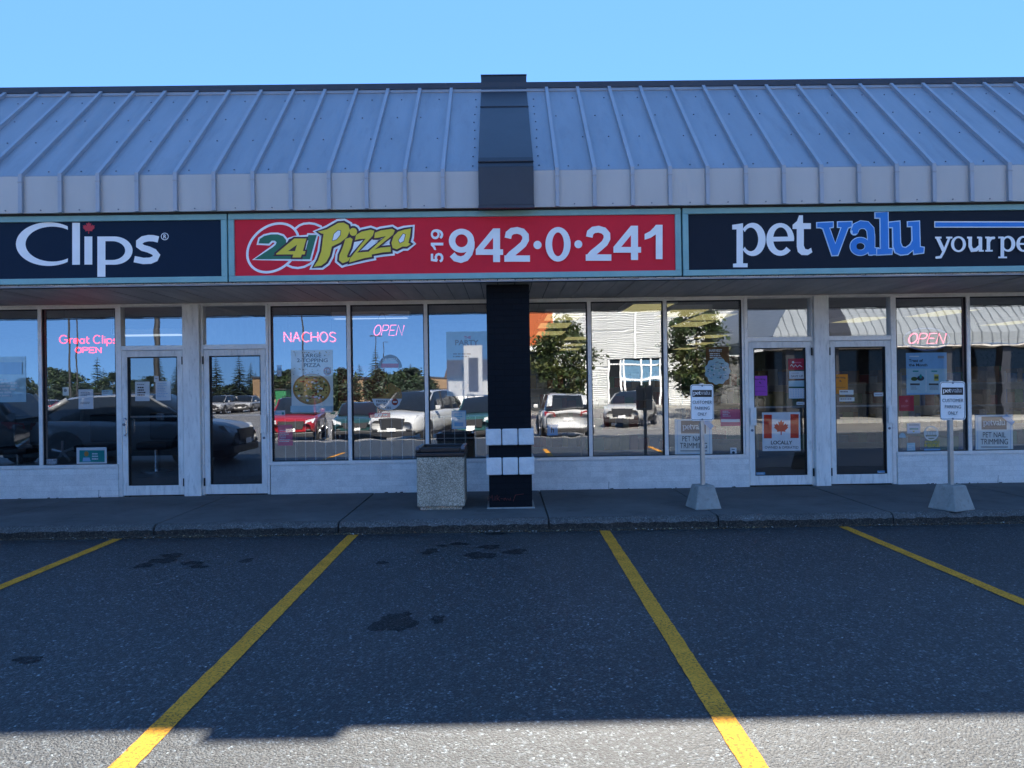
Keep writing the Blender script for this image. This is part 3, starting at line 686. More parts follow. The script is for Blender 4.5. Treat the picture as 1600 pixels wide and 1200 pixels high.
s3 = sign_box('petshop_sign', 1066.5, 2100, M_BLACKFACE, 'black fascia sign with white and blue pet shop lettering', 'shop sign')
PETV = {'p': [(197, 158), (249, 150), (249, 343), (271, 343), (271, 362), (201, 362), (201, 345), (218, 343), (218, 180), (197, 180)],
        't': [(518, 112), (537, 112), (537, 150), (575, 150), (575, 178), (541, 178), (541, 258), (548, 274), (562, 277), (576, 268), (582, 290), (560, 304), (530, 303), (512, 288), (507, 262), (507, 178), (487, 178), (487, 158), (508, 140)],
        'v': [(605, 150), (680, 146), (680, 168), (662, 172), (692, 252), (722, 170), (705, 168), (705, 146), (770, 144), (770, 165), (752, 172), (703, 303), (677, 304), (634, 176), (620, 170), (605, 170)],
        'l': [(884, 102), (943, 96), (946, 274), (964, 274), (962, 298), (892, 302), (892, 275), (910, 274), (908, 125), (884, 124)],
        'u': [(948, 148), (1000, 142), (1003, 245), (1012, 266), (1030, 270), (1052, 255), (1062, 235), (1060, 165), (1040, 165), (1040, 146), (1094, 142), (1097, 265), (1116, 268), (1114, 292), (1070, 298), (1066, 278), (1040, 298), (1005, 302), (980, 290), (970, 262), (968, 170), (948, 170)]}
ABAR = [(783, 190), (792, 168), (815, 157), (842, 160), (860, 180), (864, 215), (864, 288)]
def petvalu(f, T, mw, mv, me=None, thin=False):
    """the two-tone slab-serif wordmark; T maps crop coordinates"""
    tp = lambda pts: [T(*p) for p in pts]
    sx = (T(100, 0)[0]-T(0, 0)[0])/100; sy = (T(0, 100)[1]-T(0, 0)[1])/100
    def rg(c, ro, ci, ri, a0, a1, mt): f.ring(T(*c), (ro[0]*sx, ro[1]*sy), T(*ci), (ri[0]*sx, ri[1]*sy), a0, a1, mt, 30)
    f.fill(tp(PETV['p']), mw); rg((296, 228), (62, 80), (286, 228), (36, 57), -142, 142, mw)
    rg((428, 228), (67, 79), (430, 226), (36, 56), 0, 318, mw); f.fill(tp([(394, 216), (494, 214), (494, 236), (394, 238)]), mw)
    f.fill(tp(PETV['t']), mw)
    if me:
        for k in 'vlu': f.outline(tp(PETV[k]), 11*sx, me)
        rg((812, 262), (52, 46), (812, 262), (20, 16), 0, 360, me); f.stroke(tp(ABAR), 40*sx, me); f.fill(tp([(846, 268), (902, 266), (900, 304), (850, 306)]), me)
    f.fill(tp(PETV['v']), mv)
    rg((812, 262), (48, 42), (814, 262), (21, 18), 0, 360, mv); f.stroke(tp(ABAR), 33*sx, mv, cap=False); f.fill(tp([(775, 186), (800, 182), (800, 200), (775, 202)]), mv); f.fill(tp([(848, 272), (896, 270), (896, 300), (852, 302)]), mv)
    for k in 'lu':
        if me: f.outline(tp(PETV[k]), 9*sx, me)
        f.fill(tp(PETV[k]), mv)
f = Flat(YS+.005, (1080, 300, 3.077))
petvalu(f, lambda x, y: (x, y), M_WHITE, M_BLUE, M_LBLUE)
f.rect(1166, 142, 2400, 172, M_WHITE); f.rect(1170, 147, 2400, 168, M_BLUE)
W_ = 17
f.stroke([(1182, 222), (1212, 286)], W_, M_WHITE, cap=False); f.stroke([(1238, 222), (1212, 286), (1196, 314), (1176, 316)], 12, M_WHITE); f.rect(1169, 216, 1200, 225, M_WHITE); f.rect(1222, 216, 1252, 225, M_WHITE)
f.ring((1281, 252), (36, 38), (1281, 252), (21, 29), 0, 360, M_WHITE)
f.stroke([(1337, 222), (1337, 262), (1346, 281), (1366, 279), (1384, 262)], W_, M_WHITE, cap=False); f.stroke([(1386, 218), (1386, 288)], W_, M_WHITE, cap=False); f.rect(1322, 216, 1346, 225, M_WHITE); f.rect(1370, 216, 1390, 225, M_WHITE); f.rect(1384, 280, 1402, 288, M_WHITE)
f.stroke([(1424, 217), (1424, 288)], W_, M_WHITE, cap=False); f.stroke([(1427, 240), (1436, 224), (1450, 222)], 13, M_WHITE); f.rect(1408, 216, 1428, 225, M_WHITE); f.rect(1408, 280, 1444, 288, M_WHITE)
f.stroke([(1490, 217), (1490, 320)], W_, M_WHITE, cap=False); f.rect(1470, 216, 1494, 225, M_WHITE); f.rect(1470, 312, 1512, 320, M_WHITE); f.ring((1518, 251), (34, 38), (1514, 251), (19, 28), -150, 150, M_WHITE)
f.ring((1590, 251), (34, 38), (1591, 251), (18, 29), 0, 318, M_WHITE); f.rect(1570, 247, 1622, 256, M_WHITE)
f.build('lettering', s3)

# ------------------------------------------------------------------ street furniture on the pavement
def trash_bin():
    c = atz(689, 797, ZS); h = .285; x0, x1, y0, y1 = c.x-h, c.x+h, c.y+.0, c.y+2*h
    zt = at(689, 714, c.y).z; zl = at(689, 697.5, c.y).z
    t = thing('litter_bin', (c.x, c.y+h, ZS), 'square exposed aggregate litter bin with black lid left of the pillar', 'trash can')
    mb = MB(); mb.box(x0, x1, y0, y1, ZS+.035, zt, M_AGG); mb.build('body', t, bevel=.018)
    mb = MB(); mb.box(x0+.035, x1-.035, y0+.03, y1-.03, ZS, ZS+.04, M_AGG); mb.build('plinth', t)
    mb = MB(); e = .012
    mb.box(x0-e, x1+e, y0-e, y1+e, zt+.001, zt+.055, M_LID)
    for q in ((x0-e, x0+.045, y0-e, y1+e), (x1-.045, x1+e, y0-e, y1+e), (x0+.045, x1-.045, y0-e, y0+.04), (x0+.045, x1-.045, y1-.04, y1+e)): mb.box(*q, zt+.0555, zl-.012, M_LID)
    lid = mb.build('lid', t, bevel=.012)
    for q in (x0+.012, x1-.012):
        k = MB(); k.box(q-.022, q+.022, y0-.017, y0+.05, zl-.04, zl+.004, M_SCREW); k.build('lid_clip', lid, bevel=.008)
trash_bin()
def parking_sign(pxp, ptop, pbase, p0, p1, q0, q1, rot, half, label):
    """pxp pole px, p0..p1/q0..q1 the plate"""
    c = atz(pbase[0], pbase[1], ZS); Y = c.y+half; X = at(pxp, 740, Y).x
    t = thing('parking_sign', (X, Y, ZS), label, 'sign', 'parking signs in concrete blocks')
    hb = at(pxp, 757, Y).z-ZS; mb = MB(); vs = []
    for z, k in ((ZS, half), (ZS+hb, half*.62)):
        for a in range(4):
            an = R(45+90*a)+rot; vs.append((X+k*1.414*math.cos(an), Y+k*1.414*math.sin(an), z))
    mb.add(vs, [(3, 2, 1, 0), (4, 5, 6, 7)] + [(a, (a+1) % 4, 4+(a+1) % 4, 4+a) for a in range(4)], M_CONC)
    mb.build('base', t, bevel=.014)
    zt = at(pxp, ptop, Y).z
    mb = MB(); mb.extr([(X-.026, Y-.012), (X-.02, Y-.028), (X+.02, Y-.028), (X+.026, Y-.012), (X+.026, Y+.014), (X-.026, Y+.014)], 'z', ZS+hb-.02, zt, M_GALV)
    pole = mb.build('pole', t)
    Yp = Y-.031
    f = Flat(Yp, (0, 0, 1)); a = f.P((p0, q0)); b = f.P((p1, q1)); rr = .032; pts = []
    for cx, cz, a0 in ((a.x+rr, a.z-rr, 90), (a.x+rr, b.z+rr, 180), (b.x-rr, b.z+rr, 270), (b.x-rr, a.z-rr, 0)):
        pts += [(cx+rr*math.cos(R(a0+15*i)), cz+rr*math.sin(R(a0+15*i))) for i in range(7)]
    pl = MB(); pl.extr(pts, 'y', Yp-.004, Yp, M_SIGNW); plate = pl.build('plate', t)
    f.Y = Yp-.0042
    wd, hg = p1-p0, q1-q0
    ins = lambda d, r: [(p0+d+(wd-2*d)*u, q0+d+(hg-2*d)*v) for u, v in ((.06, 0), (0, .045), (0, .955), (.06, 1), (.94, 1), (1, .955), (1, .045), (.94, 0))]
    f.outline(ins(1.3, 3), .75, M_BLK)
    f.rect(p0+wd*.09, q0+hg*.15, p1-wd*.09, q0+hg*.345, M_BLK)
    kx, ky = wd*.76/920, hg*.135/267
    petvalu(f, lambda x, y: (p0+wd*.12+(x-197-(40 if x > 600 else 0))*kx, q0+hg*.175+(y-95)*ky), M_SIGNW, pm('sign_grey', (.42, .43, .45), .4))
    for tx, u0, u1, v0, v1 in (('CUSTOMER', .095, .905, .445, .535), ('PARKING', .19, .81, .61, .70), ('ONLY', .31, .69, .775, .865)):
        f.text(tx, p0+wd*u0, q0+hg*v0, p0+wd*u1, q0+hg*v1, M_BLK, 0)
    f.build('lettering', plate)
    for v in (.03, .97):
        k = MB(); p = at((p0+p1)/2, q0+hg*v, Yp); k.tube([p+Vector((0, -.009, 0)), p], .011, M_SCREW, 10); k.build('bolt', plate)
parking_sign(1098, 598.5, (1100, 797), 1078.5, 1115.5, 601, 657, R(9), .162, 'customer parking sign in a concrete block left of the maple leaf door')
parking_sign(1485.5, 593.5, (1490, 799.5), 1468, 1508.5, 596.5, 656, R(24), .172, 'customer parking sign in a concrete block before the window with blue treat poster')

# ------------------------------------------------------------------ neon signs behind the glass
NEO = {'O': [arc(.35, .5, .35, .5, 90, 450, 22)], 'P': [[(0, 1), (0, 0), (.42, 0), (.58, .08), (.62, .25), (.56, .44), (.42, .52), (0, .52)]], 'E': [[(.58, 0), (0, 0), (0, 1), (.6, 1)], [(0, .49), (.48, .49)]],
       'N': [[(0, 1), (0, 0), (.62, 1), (.62, 0)]], 'A': [[(0, 1), (.33, 0), (.66, 1)], [(.14, .62), (.53, .62)]], 'C': [arc(.38, .5, .38, .5, 45, 315, 16)], 'H': [[(0, 0), (0, 1)], [(.62, 0), (.62, 1)], [(0, .5), (.62, .5)]],
       'S': [[(.56, .14), (.42, .02), (.2, .02), (.06, .14), (.06, .34), (.2, .46), (.42, .54), (.56, .66), (.56, .86), (.42, .98), (.2, .98), (.04, .86)]],
       'G': [arc(.42, .5, .42, .5, 45, 340, 16) + [(.82, .55), (.5, .55)]], 'r': [[(.05, 1), (.05, .4)], [(.05, .6), (.18, .42), (.36, .4)]], 'e': [[(.03, .7), (.5, .7)] + arc(.27, .7, .25, .3, 0, 310, 14)],
       'a': [arc(.26, .72, .22, .28, 0, 360, 14), [(.5, .42), (.5, 1)]], 't': [[(.12, .15), (.12, .9), (.22, 1), (.34, .96)], [(0, .42), (.32, .42)]], 'l': [[(.08, 0), (.08, 1)]], 'i': [[(.08, .42), (.08, 1)], [(.08, .16), (.08, .22)]],
       'p': [[(.05, .42), (.05, 1.35)], arc(.3, .71, .25, .29, 0, 360, 14)], 's': [[(.4, .5), (.3, .42), (.14, .42), (.06, .52), (.1, .64), (.3, .74), (.38, .86), (.3, .98), (.1, .99), (.02, .92)]]}
ADV = {'O': .86, 'P': .8, 'E': .78, 'N': .82, 'A': .84, 'C': .84, 'H': .82, 'S': .76, 'G': 1.0, 'r': .42, 'e': .62, 'a': .66, 't': .42, 'l': .24, 'i': .24, 'p': .66, 's': .5, ' ': .35}
YN = YG+.05
N_RED = emis('neon_red', (1, .004, .006), 1.1); N_PINK = emis('neon_pink', (1, .14, .24), .95); N_WHITE = emis('neon_white', (1, .40, .46), .6); N_BLUE = emis('neon_blue', (.10, .22, .7), .10)
M_WIRE = pm('sign_wire', (.03, .03, .03), .6)
def neon_word(mb, word, x0, y0, x1, y1, r, mt, slant=0., mt2=None, double=0.):
    tw = sum(ADV[c] for c in word) - .2; u = 0
    for ch in word:
        for st in NEO.get(ch, []):
            for dd in ((-double, double) if double else (0,)):
                P = [at(x0+(x1-x0)*(u+p[0]+dd)/tw + slant*(1-p[1])*(y1-y0), y0+(y1-y0)*(p[1]+dd*.8), YN) for p in st]
                if mt2:
                    for a, b in zip(P, P[1:]):
                        L = max(1, int((b-a).length/.022))
                        for i in range(L): mb.tube([a.lerp(b, i/L), a.lerp(b, (i+.7)/L)], r, mt if (i+int(dd > 0)) % 2 else mt2, 6)
                else: mb.tube(P, r, mt, 6)
        u += ADV[ch]
def hang(mb, pxs, ytop):
    for px in pxs: mb.tube([at(px, ytop, YN+.01), Vector((at(px, ytop, YN).x, YN+.01, GT+.0))], .0025, M_WIRE, 4)
t = thing('neon_sign', at(137, 552, YN), 'red neon sign with two stacked words in the salon window', 'neon sign')
mb = MB(); neon_word(mb, 'Great Clips', 93, 524, 181, 536.5, .0075, N_RED); mb.build('upper_tube', t)
mb = MB(); neon_word(mb, 'OPEN', 118, 543, 158, 551, .007, N_RED, double=.03); mb.build('lower_tube', t)
mb = MB(); hang(mb, (100, 176), 522); mb.build('hanging_wire', t)
t = thing('neon_sign', at(485, 536, YN), 'pink and white neon sign reading NACHOS', 'neon sign')
mb = MB(); neon_word(mb, 'NACHOS', 444, 519, 524, 534, .006, N_RED, mt2=N_WHITE, double=.035); mb.build('tube', t)
mb = MB(); hang(mb, (450, 518), 517); mb.build('hanging_wire', t)
t = thing('neon_sign', at(607, 526, YN), 'thin pink slanted OPEN neon sign in the pizzeria window', 'neon sign')
mb = MB(); neon_word(mb, 'OPEN', 583, 508, 628, 524, .006, N_PINK, slant=.22); mb.build('tube', t)
mb = MB(); mb.tube([at(588, 507, YN+.01)] + [at(588+p*.6, 507-18*math.sin(p*.105), YN+.01) for p in range(1, 30)] + [at(606, 507, YN+.01)], .003, M_WIRE, 4); mb.build('hanging_wire', t)
t = thing('neon_sign', at(1447, 542, YN), 'red OPEN neon sign ringed by a blue oval in the pet shop window', 'neon sign')
mb = MB(); neon_word(mb, 'OPEN', 1418, 521, 1474, 536.5, .0085, N_PINK, slant=.3); mb.build('tube', t)
mb = MB(); mb.tube([at(1448+36*math.cos(a*.2), 530-17*math.sin(a*.2), YN+.02) for a in range(32)], .008, N_BLUE, 6); mb.build('oval_tube', t)

# ------------------------------------------------------------------ notices and posters on the glass
P_WHITE = paper('paper_white', (.58, .62, .66)); P_PALE = paper('paper_pale_blue', (.34, .52, .60), .16); P_CREAM = paper('paper_cream', (.66, .70, .68), .14)
P_INK = paper('ink', (.05, .06, .07)); P_GREY = paper('grey_ink', (.22, .25, .28)); P_TEAL = paper('teal_print', (.03, .24, .23)); P_PINK = paper('pink_print', (.55, .12, .20)); P_RED = paper('red_print', (.40, .02, .05))
P_PURPLE = paper('purple_paper', (.42, .10, .50), .05); P_ORANGE = paper('orange_paper', (.72, .25, .03), .05); P_SKY = paper('sky_print', (.20, .40, .62), .14); P_TAUPE = paper('taupe_print', (.17, .15, .14)); P_BROWN = paper('brown_print', (.13, .06, .03))
P_CRUST = paper('crust_print', (.36, .20, .07), .14); P_CHEESE = paper('cheese_print', (.50, .36, .12), .14); P_OLIVE = paper('olive_print', (.08, .11, .04), .14); P_SAUCE = paper('sauce_print', (.30, .04, .02), .14); P_FLAG = paper('flag_red', (.55, .035, .02), .05); P_DGREEN = paper('dark_green', (.01, .07, .05)); P_YEL = paper('yellow_print', (.45, .40, .08))
YPW, YPD = YG-.003, YW+.032-.003
def rows(f, x0, y0, x1, y1, n, mt, seed=1, k=.5):
    rs = random.Random(seed); h = (y1-y0)/n
    for i in range(n):
        e = x0+(x1-x0)*rs.uniform(.55, 1); x = x0
        while x < e-1:
            b = min(e, x+rs.uniform(.05, .22)*(x1-x0)); f.rect(x, y0+i*h, b, y0+i*h+h*k, mt); x = b+(x1-x0)*.03
def sheet(name, x0, y0, x1, y1, mt, Y=YPW):
    f = Flat(Y, (0, 0, 1), .0003); f.slab(x0, y0, x1, y1, mt, .0015); f.name = name; return f
def done(f, label, cat, group=None): return tag(f.build(f.name), label, cat, group)
# salon
f = sheet('poster', -40, 558, 41, 628, P_PALE); rows(f, -30, 592, 32, 622, 6, P_WHITE, 4); f.rect(-30, 566, 35, 585, P_SKY); done(f, 'large pale blue poster in the leftmost salon window', 'poster')
f = sheet('notice', 122.5, 608.5, 146, 639, P_WHITE); rows(f, 126, 613, 143, 620, 3, P_GREY, 5); rows(f, 126, 628, 142, 632, 2, P_GREY, 6); done(f, 'white letter sheet taped in the salon window under the red neon', 'notice')
f = sheet('notice', 159, 609.5, 176, 617.5, P_PALE); rows(f, 161, 611, 174, 616, 2, P_GREY, 7); done(f, 'small pale note right of the white letter in the salon window', 'notice')
f = sheet('sticker', 98, 605, 107.5, 618, P_CREAM); f.disc(102, 610, 2.6, 2.6, P_GREY); done(f, 'little cream sticker left of the white letter in the salon window', 'sticker')
f = sheet('framed_notice', 119.5, 699.5, 167, 725.5, P_WHITE); f.rect(124, 703.5, 163.5, 722, P_TEAL); f.disc(135, 709, 3.4, 4, P_CRUST); f.fill([(129, 721), (130, 715), (140, 715), (142, 721)], P_SKY); rows(f, 144, 708, 158, 720, 3, P_WHITE, 8); done(f, 'white framed teal advert low in the salon window', 'advert')
f = sheet('window_text', 70.5, 717, 89.5, 728, P_GREY); rows(f, 71.5, 718, 88.5, 727.5, 3, P_WHITE, 9); done(f, 'tiny white lettered decal at the salon window sill', 'decal')
f = sheet('notice', 211, 596.5, 234, 626.5, P_WHITE, YPD); rows(f, 214, 600, 231, 603, 1, P_GREY, 3)
rows(f, 215, 604.5, 231, 620, 4, P_INK, 14, .55)
done(f, 'white notice with bold black lines, left on the salon door', 'notice')
f = sheet('notice', 243, 595.5, 267, 625.5, P_WHITE, YPD); rows(f, 246, 599, 264, 622, 9, P_SKY, 10, .35); done(f, 'white notice with fine script lines, right on the salon door', 'notice')
f = sheet('sticker', 240.5, 587.5, 248, 596.5, P_WHITE, YPD-.002); f.rect(242, 591, 246, 592, P_GREY); done(f, 'small white tag above the script notice on the salon door', 'sticker')
# pizzeria
f = sheet('pizza_poster', 454.5, 547.5, 521, 645, P_CREAM)
f.text('LARGE', 473, 552.5, 502, 558.5, P_INK, .02); f.text('2-TOPPING', 464, 560, 512, 566, P_INK, .02); f.text('PIZZA', 475, 567.5, 501, 573.5, P_INK, .02)
f.disc(511.5, 580, 6.2, 6.6, P_SAUCE); f.text('10', 508.5, 577, 514.5, 583, P_WHITE, .03)
f.disc(487, 608, 29.5, 24.5, P_CRUST); f.disc(487, 607.5, 26.5, 21.5, P_CHEESE)
rs = random.Random(4)
for i in range(120):
    a = rs.uniform(0, 6.28); q = math.sqrt(rs.random()); f.disc(487+25*q*math.cos(a), 607.5+20*q*math.sin(a), rs.uniform(1, 2.8), rs.uniform(.8, 2), rs.choice([P_OLIVE, P_SAUCE, P_CHEESE, P_CRUST, P_BROWN, P_CREAM]), 7)
for i in range(40): x = rs.uniform(457, 518); f.disc(x, rs.choice([rs.uniform(549, 556), rs.uniform(575, 585)]), rs.uniform(.5, 1.5), rs.uniform(.4, 1.1), rs.choice([P_OLIVE, P_CHEESE, P_CRUST]), 6)
f.rect(455.5, 634, 520, 644, P_PALE); done(f, 'tall poster of a topped pizza under the NACHOS neon', 'poster')
f = sheet('notice', 434, 664, 457.5, 696, P_PINK); rows(f, 437, 672, 454, 692, 7, P_WHITE, 12, .4); done(f, 'pink notice with white lines low in the pizzeria window', 'notice')
f = sheet('sticker', 428.5, 641.5, 445.5, 649, P_WHITE); f.rect(430, 645, 439, 646.5, P_SKY); f.rect(440, 644, 444, 648, P_TEAL); done(f, 'white card sticker at the left edge of the pizzeria window', 'sticker')
f = sheet('sticker', 432.5, 570.5, 440, 588, P_WHITE); f.rect(433.5, 572, 439, 579, P_SKY); rows(f, 433.5, 581, 439, 587, 3, P_GREY, 2); done(f, 'narrow blue and white sticker left of the pizza poster', 'sticker')
f = Flat(YPW, (0, 0, 1), .0003); f.fill(arc(609.5, 575, 18.5, 21, 0, 180, 24), P_GREY); f.fill(arc(609.5, 575, 14, 15.5, 0, 180, 20), P_PALE); f.rect(596, 568, 623, 574.5, P_PINK); f.text('241 PIZZA', 598, 559.5, 621, 563.5, P_WHITE, .02); f.name = 'decal'; done(f, 'half round decal with arched border in the pizzeria window', 'decal')
CK = [(580, 618.5), (586, 622), (598, 619), (607, 614), (605, 605), (608, 598), (614, 599), (618, 604), (626, 608), (628.5, 618), (626, 630), (618, 639), (606, 642.5), (593, 640), (584, 632)]
f = Flat(YPW, (0, 0, 1), .0003); f.fill(CK, P_CRUST); f.fill([(581, 623), (628, 623), (624, 633), (617, 639), (606, 641.5), (593, 639), (585, 632)], P_WHITE)
for i, tx in enumerate(('FRESHLY', 'BAKED', 'COOKIES')): f.text(tx, 588, 625+5.2*i, 611 if i != 1 else 604, 628.8+5.2*i, P_INK, .02)
f.disc(617, 628, 5, 5.4, P_SAUCE); f.rect(614, 627, 620, 629, P_WHITE)
for i in range(16): f.disc(rs.uniform(609, 625), rs.uniform(606, 620), 1, .9, rs.choice([P_BROWN, P_CHEESE]), 6)
f.name = 'decal'; done(f, 'bitten cookie shaped decal in the pizzeria window', 'decal')
f = sheet('sticker', 576, 645, 610, 652.5, P_RED); f.text('SKIP', 585, 646, 597, 651.5, P_WHITE, .03, .2); rows(f, 599, 647, 608, 651, 1, P_WHITE, 3); done(f, 'red delivery sticker under the cookie decal', 'sticker')
f = sheet('poster', 697, 518.5, 776, 618, P_PALE); f.text('THE', 725, 525, 736, 529.5, P_PINK, .02); f.text('PARTY', 711, 531, 748, 539.5, P_GREY, .035); rows(f, 708, 552, 750, 560, 2, P_GREY, 3); f.disc(722, 602, 10, 7, P_CREAM); done(f, 'tall pale blue party poster beside the pillar', 'poster')
f = sheet('notice', 705.5, 641.5, 728.5, 670, P_SKY); f.rect(707, 643, 727, 668.5, P_WHITE); rows(f, 710, 646, 724, 657, 3, P_SKY, 5); f.rect(710, 660, 724, 666, P_SKY); done(f, 'blue bordered notice low in the window above the litter bin', 'notice')
# pet shop, left bay
f = sheet('sticker', 855, 663.5, 871.5, 680, P_SKY); f.text('h', 861, 667, 865.5, 676, P_INK, .02); done(f, 'small pale blue sticker low in the window right of the pillar', 'sticker')
f = sheet('poster', 1102.5, 542.5, 1140, 601, P_BROWN)
f.text('HARVEST', 1108, 545.5, 1128, 550, P_WHITE, .02); rows(f, 1109, 552, 1134, 561, 3, P_WHITE, 8, .5)
f.fill([(1121+19.5*(1+.05*math.cos(11*a*.0906))*math.cos(a*.0906), 580+20.5*(1+.05*math.cos(11*a*.0906))*math.sin(a*.0906)) for a in range(69)], P_PALE)
for i in range(60):
    a = rs.uniform(0, 6.28); q = 15*math.sqrt(rs.random()); f.disc(1121+q*math.cos(a), 580+q*math.sin(a), rs.uniform(.8, 2), rs.uniform(.6, 1.4), rs.choice([P_SKY, P_TEAL, P_WHITE, P_GREY, P_INK]), 6)
done(f, 'brown poster with a scalloped pale blue disc', 'poster')
def nail_poster(x0, y0, x1, y1, label):
    f = sheet('poster', x0, y0, x1, y1, P_CREAM); w_, h_ = x1-x0, y1-y0; q = lambda u, v: (x0+w_*u, y0+h_*v)
    f.outline([q(.07, .04), q(.07, .94), q(.93, .94), q(.93, .04)], .7, P_SKY)
    f.rect(*q(.17, .04), *q(.83, .39), P_TAUPE)
    kx, ky = w_*.58/880, h_*.20/267
    petvalu(f, lambda x, y: (x0+w_*.21+(x-197-(40 if x > 600 else 0))*kx, y0+h_*.12+(y-95)*ky), P_WHITE, P_CREAM)
    f.text('PET NAIL', *q(.20, .46), *q(.80, .60), P_INK, 0); f.text('TRIMMING', *q(.14, .64), *q(.86, .79), P_INK, 0); f.rect(*q(.15, .85), *q(.86, .87), P_INK)
    f.fill([q(.82, -.02), q(.70, .05), q(.96, .28), q(1.04, .18)], P_SKY)
    return done(f, label, 'poster', 'nail trimming posters')
nail_poster(1054, 655, 1113, 712.5, 'nail trimming poster behind the left parking sign pole')
nail_poster(1523.5, 648.5, 1583, 706.5, 'nail trimming poster in the window at the right edge')
f = sheet('sticker', 1125.5, 640, 1157, 665.5, P_PINK); f.rect(1126.5, 655, 1156, 659.5, P_WHITE); rows(f, 1129, 642, 1142, 652, 4, P_WHITE, 9, .4); done(f, 'pink notice with a white band right of the left parking sign', 'notice')
f = sheet('sticker', 1141, 699.5, 1151, 711.5, P_WHITE); f.disc(1146, 707, 2.4, 2, P_INK); f.rect(1143, 701.5, 1148, 702.6, P_INK); done(f, 'tiny white sticker with black mark at the sill beside the maple leaf door', 'sticker')
# maple leaf door
f = sheet('notice', 1176.5, 587.5, 1199, 618, P_PURPLE, YPD); f.text('Now Hiring', 1178.5, 591, 1196, 594.5, P_INK, .02); f.fill([(1187, 596), (1190, 600), (1186, 598)], P_INK); f.rect(1181, 604, 1195, 604.4, P_INK); f.rect(1180, 611, 1196, 611.4, P_INK); done(f, 'purple notice on the maple leaf door', 'notice')
f = sheet('sticker', 1231.5, 560.5, 1257.5, 577.5, P_RED, YPD); f.stroke([(1235, 572), (1237, 569.5), (1240, 573.5), (1243, 570), (1246, 573.5), (1249, 570.5), (1253, 573)], .9, P_WHITE); f.rect(1238, 565.5, 1252, 567.5, P_PINK); f.disc(1239, 566, 1.8, 1.8, P_WHITE, 10); done(f, 'dark red sticker with white script on the maple leaf door', 'sticker')
f = sheet('notice', 1233, 580, 1258.5, 591.5, P_WHITE, YPD); rows(f, 1237, 582.5, 1254, 584.5, 1, P_GREY, 4); f.text('SAVE UP', 1236, 586, 1255, 589.5, P_GREY, .03); done(f, 'white strip under the dark red sticker on the maple leaf door', 'notice')
f = sheet('notice', 1232, 595, 1259, 622.5, P_PALE, YPD); f.rect(1232.5, 604, 1258.5, 606.5, P_DGREEN); f.rect(1233, 607, 1258.5, 621.5, P_WHITE)
for i in range(4):
    for j in range(6): f.rect(1234.5+4*j, 608.5+3.3*i, 1236.5+4*j, 609.7+3.3*i, P_SKY)
done(f, 'opening hours calendar sheet on the maple leaf door', 'notice')
f = sheet('sticker', 1244.5, 628, 1257, 632.5, P_WHITE, YPD); f.rect(1246, 630, 1255, 630.8, P_GREY); done(f, 'small white label above the push bar of the maple leaf door', 'sticker')
f = sheet('flag_poster', 1190.5, 644.5, 1251, 704, P_WHITE, YPD); f.rect(1193.5, 648, 1206, 685, P_FLAG); f.rect(1235, 647, 1248, 684.5, P_FLAG)
f.fill([(1220.5+x*.225, 668+y*.245) for x, y in LEAF], P_FLAG); f.text('LOCALLY', 1204.5, 688.5, 1238, 694.5, P_INK, .03); f.text('OWNED & OPERATED', 1195, 697, 1247.5, 701, P_INK, .01); done(f, 'white poster with red maple leaf flag on the pet shop door', 'poster')
f = sheet('sticker', 1181, 738, 1195.5, 744, P_SKY, YPD); f.rect(1183, 740, 1193, 741, P_WHITE); done(f, 'pale blue label at the foot of the maple leaf door', 'sticker')
# right pet shop door
f = sheet('notice', 1303, 585, 1325, 615, P_ORANGE, YPD); f.text('Now Hiring', 1305, 588.5, 1321, 592, P_INK, .02); f.fill([(1313, 593.5), (1315, 597), (1311, 595.5)], P_INK); f.rect(1306, 605, 1321, 605.4, P_INK); done(f, 'orange notice on the right pet shop door', 'notice')
f = sheet('sticker', 1311.5, 609.5, 1333.5, 616.5, P_CREAM, YPD-.002); rows(f, 1313, 611, 1331, 615, 1, P_TAUPE, 3); done(f, 'cream strip overlapping the orange notice', 'sticker')
f = sheet('sticker', 1311.5, 621, 1335, 627, P_CREAM, YPD); rows(f, 1313, 622.5, 1332, 626, 1, P_TAUPE, 6); done(f, 'cream strip below the orange notice, just above the push bar', 'sticker')
f = sheet('sticker', 1365.5, 613.5, 1380, 619, P_WHITE, YPD); f.rect(1367, 616, 1378, 617, P_GREY); done(f, 'small white label right of the cream strips on the right pet shop door', 'sticker')
f = sheet('sticker', 1371, 735.5, 1385, 742, P_SKY, YPD); f.rect(1373, 738, 1383, 739, P_WHITE); done(f, 'pale blue label at the foot of the right pet shop door', 'sticker')
# right pet shop bay
f = sheet('poster', 1415.5, 551.5, 1480, 616, P_SKY); f.text('Treat of', 1420, 561, 1442, 565.8, P_INK, .03); f.text('the Month', 1420, 568, 1449, 572.5, P_INK, .03); f.rect(1421, 556, 1436, 557.5, P_WHITE); f.rect(1465, 556, 1475, 560, P_GREY)
f.rect(1416.5, 576, 1479.5, 614.5, P_PALE); f.rect(1446.5, 578, 1447.3, 612, P_WHITE)
for x in (1421, 1450): f.rect(x+5, 579, x+14, 581, P_TEAL); f.rect(x+1, 599, x+16, 602, P_INK); rows(f, x+2, 604, x+18, 610, 2, P_GREY, x, .5)
f.disc(1428, 592, 5, 3.2, P_OLIVE); f.disc(1438, 591, 5.5, 4, P_INK); f.disc(1438, 588, 2, 3.4, P_TEAL); f.rect(1459, 585, 1466, 595, P_YEL); f.rect(1459.5, 588, 1465.5, 592, P_OLIVE); done(f, 'blue treat of the month poster under the oval neon', 'poster')
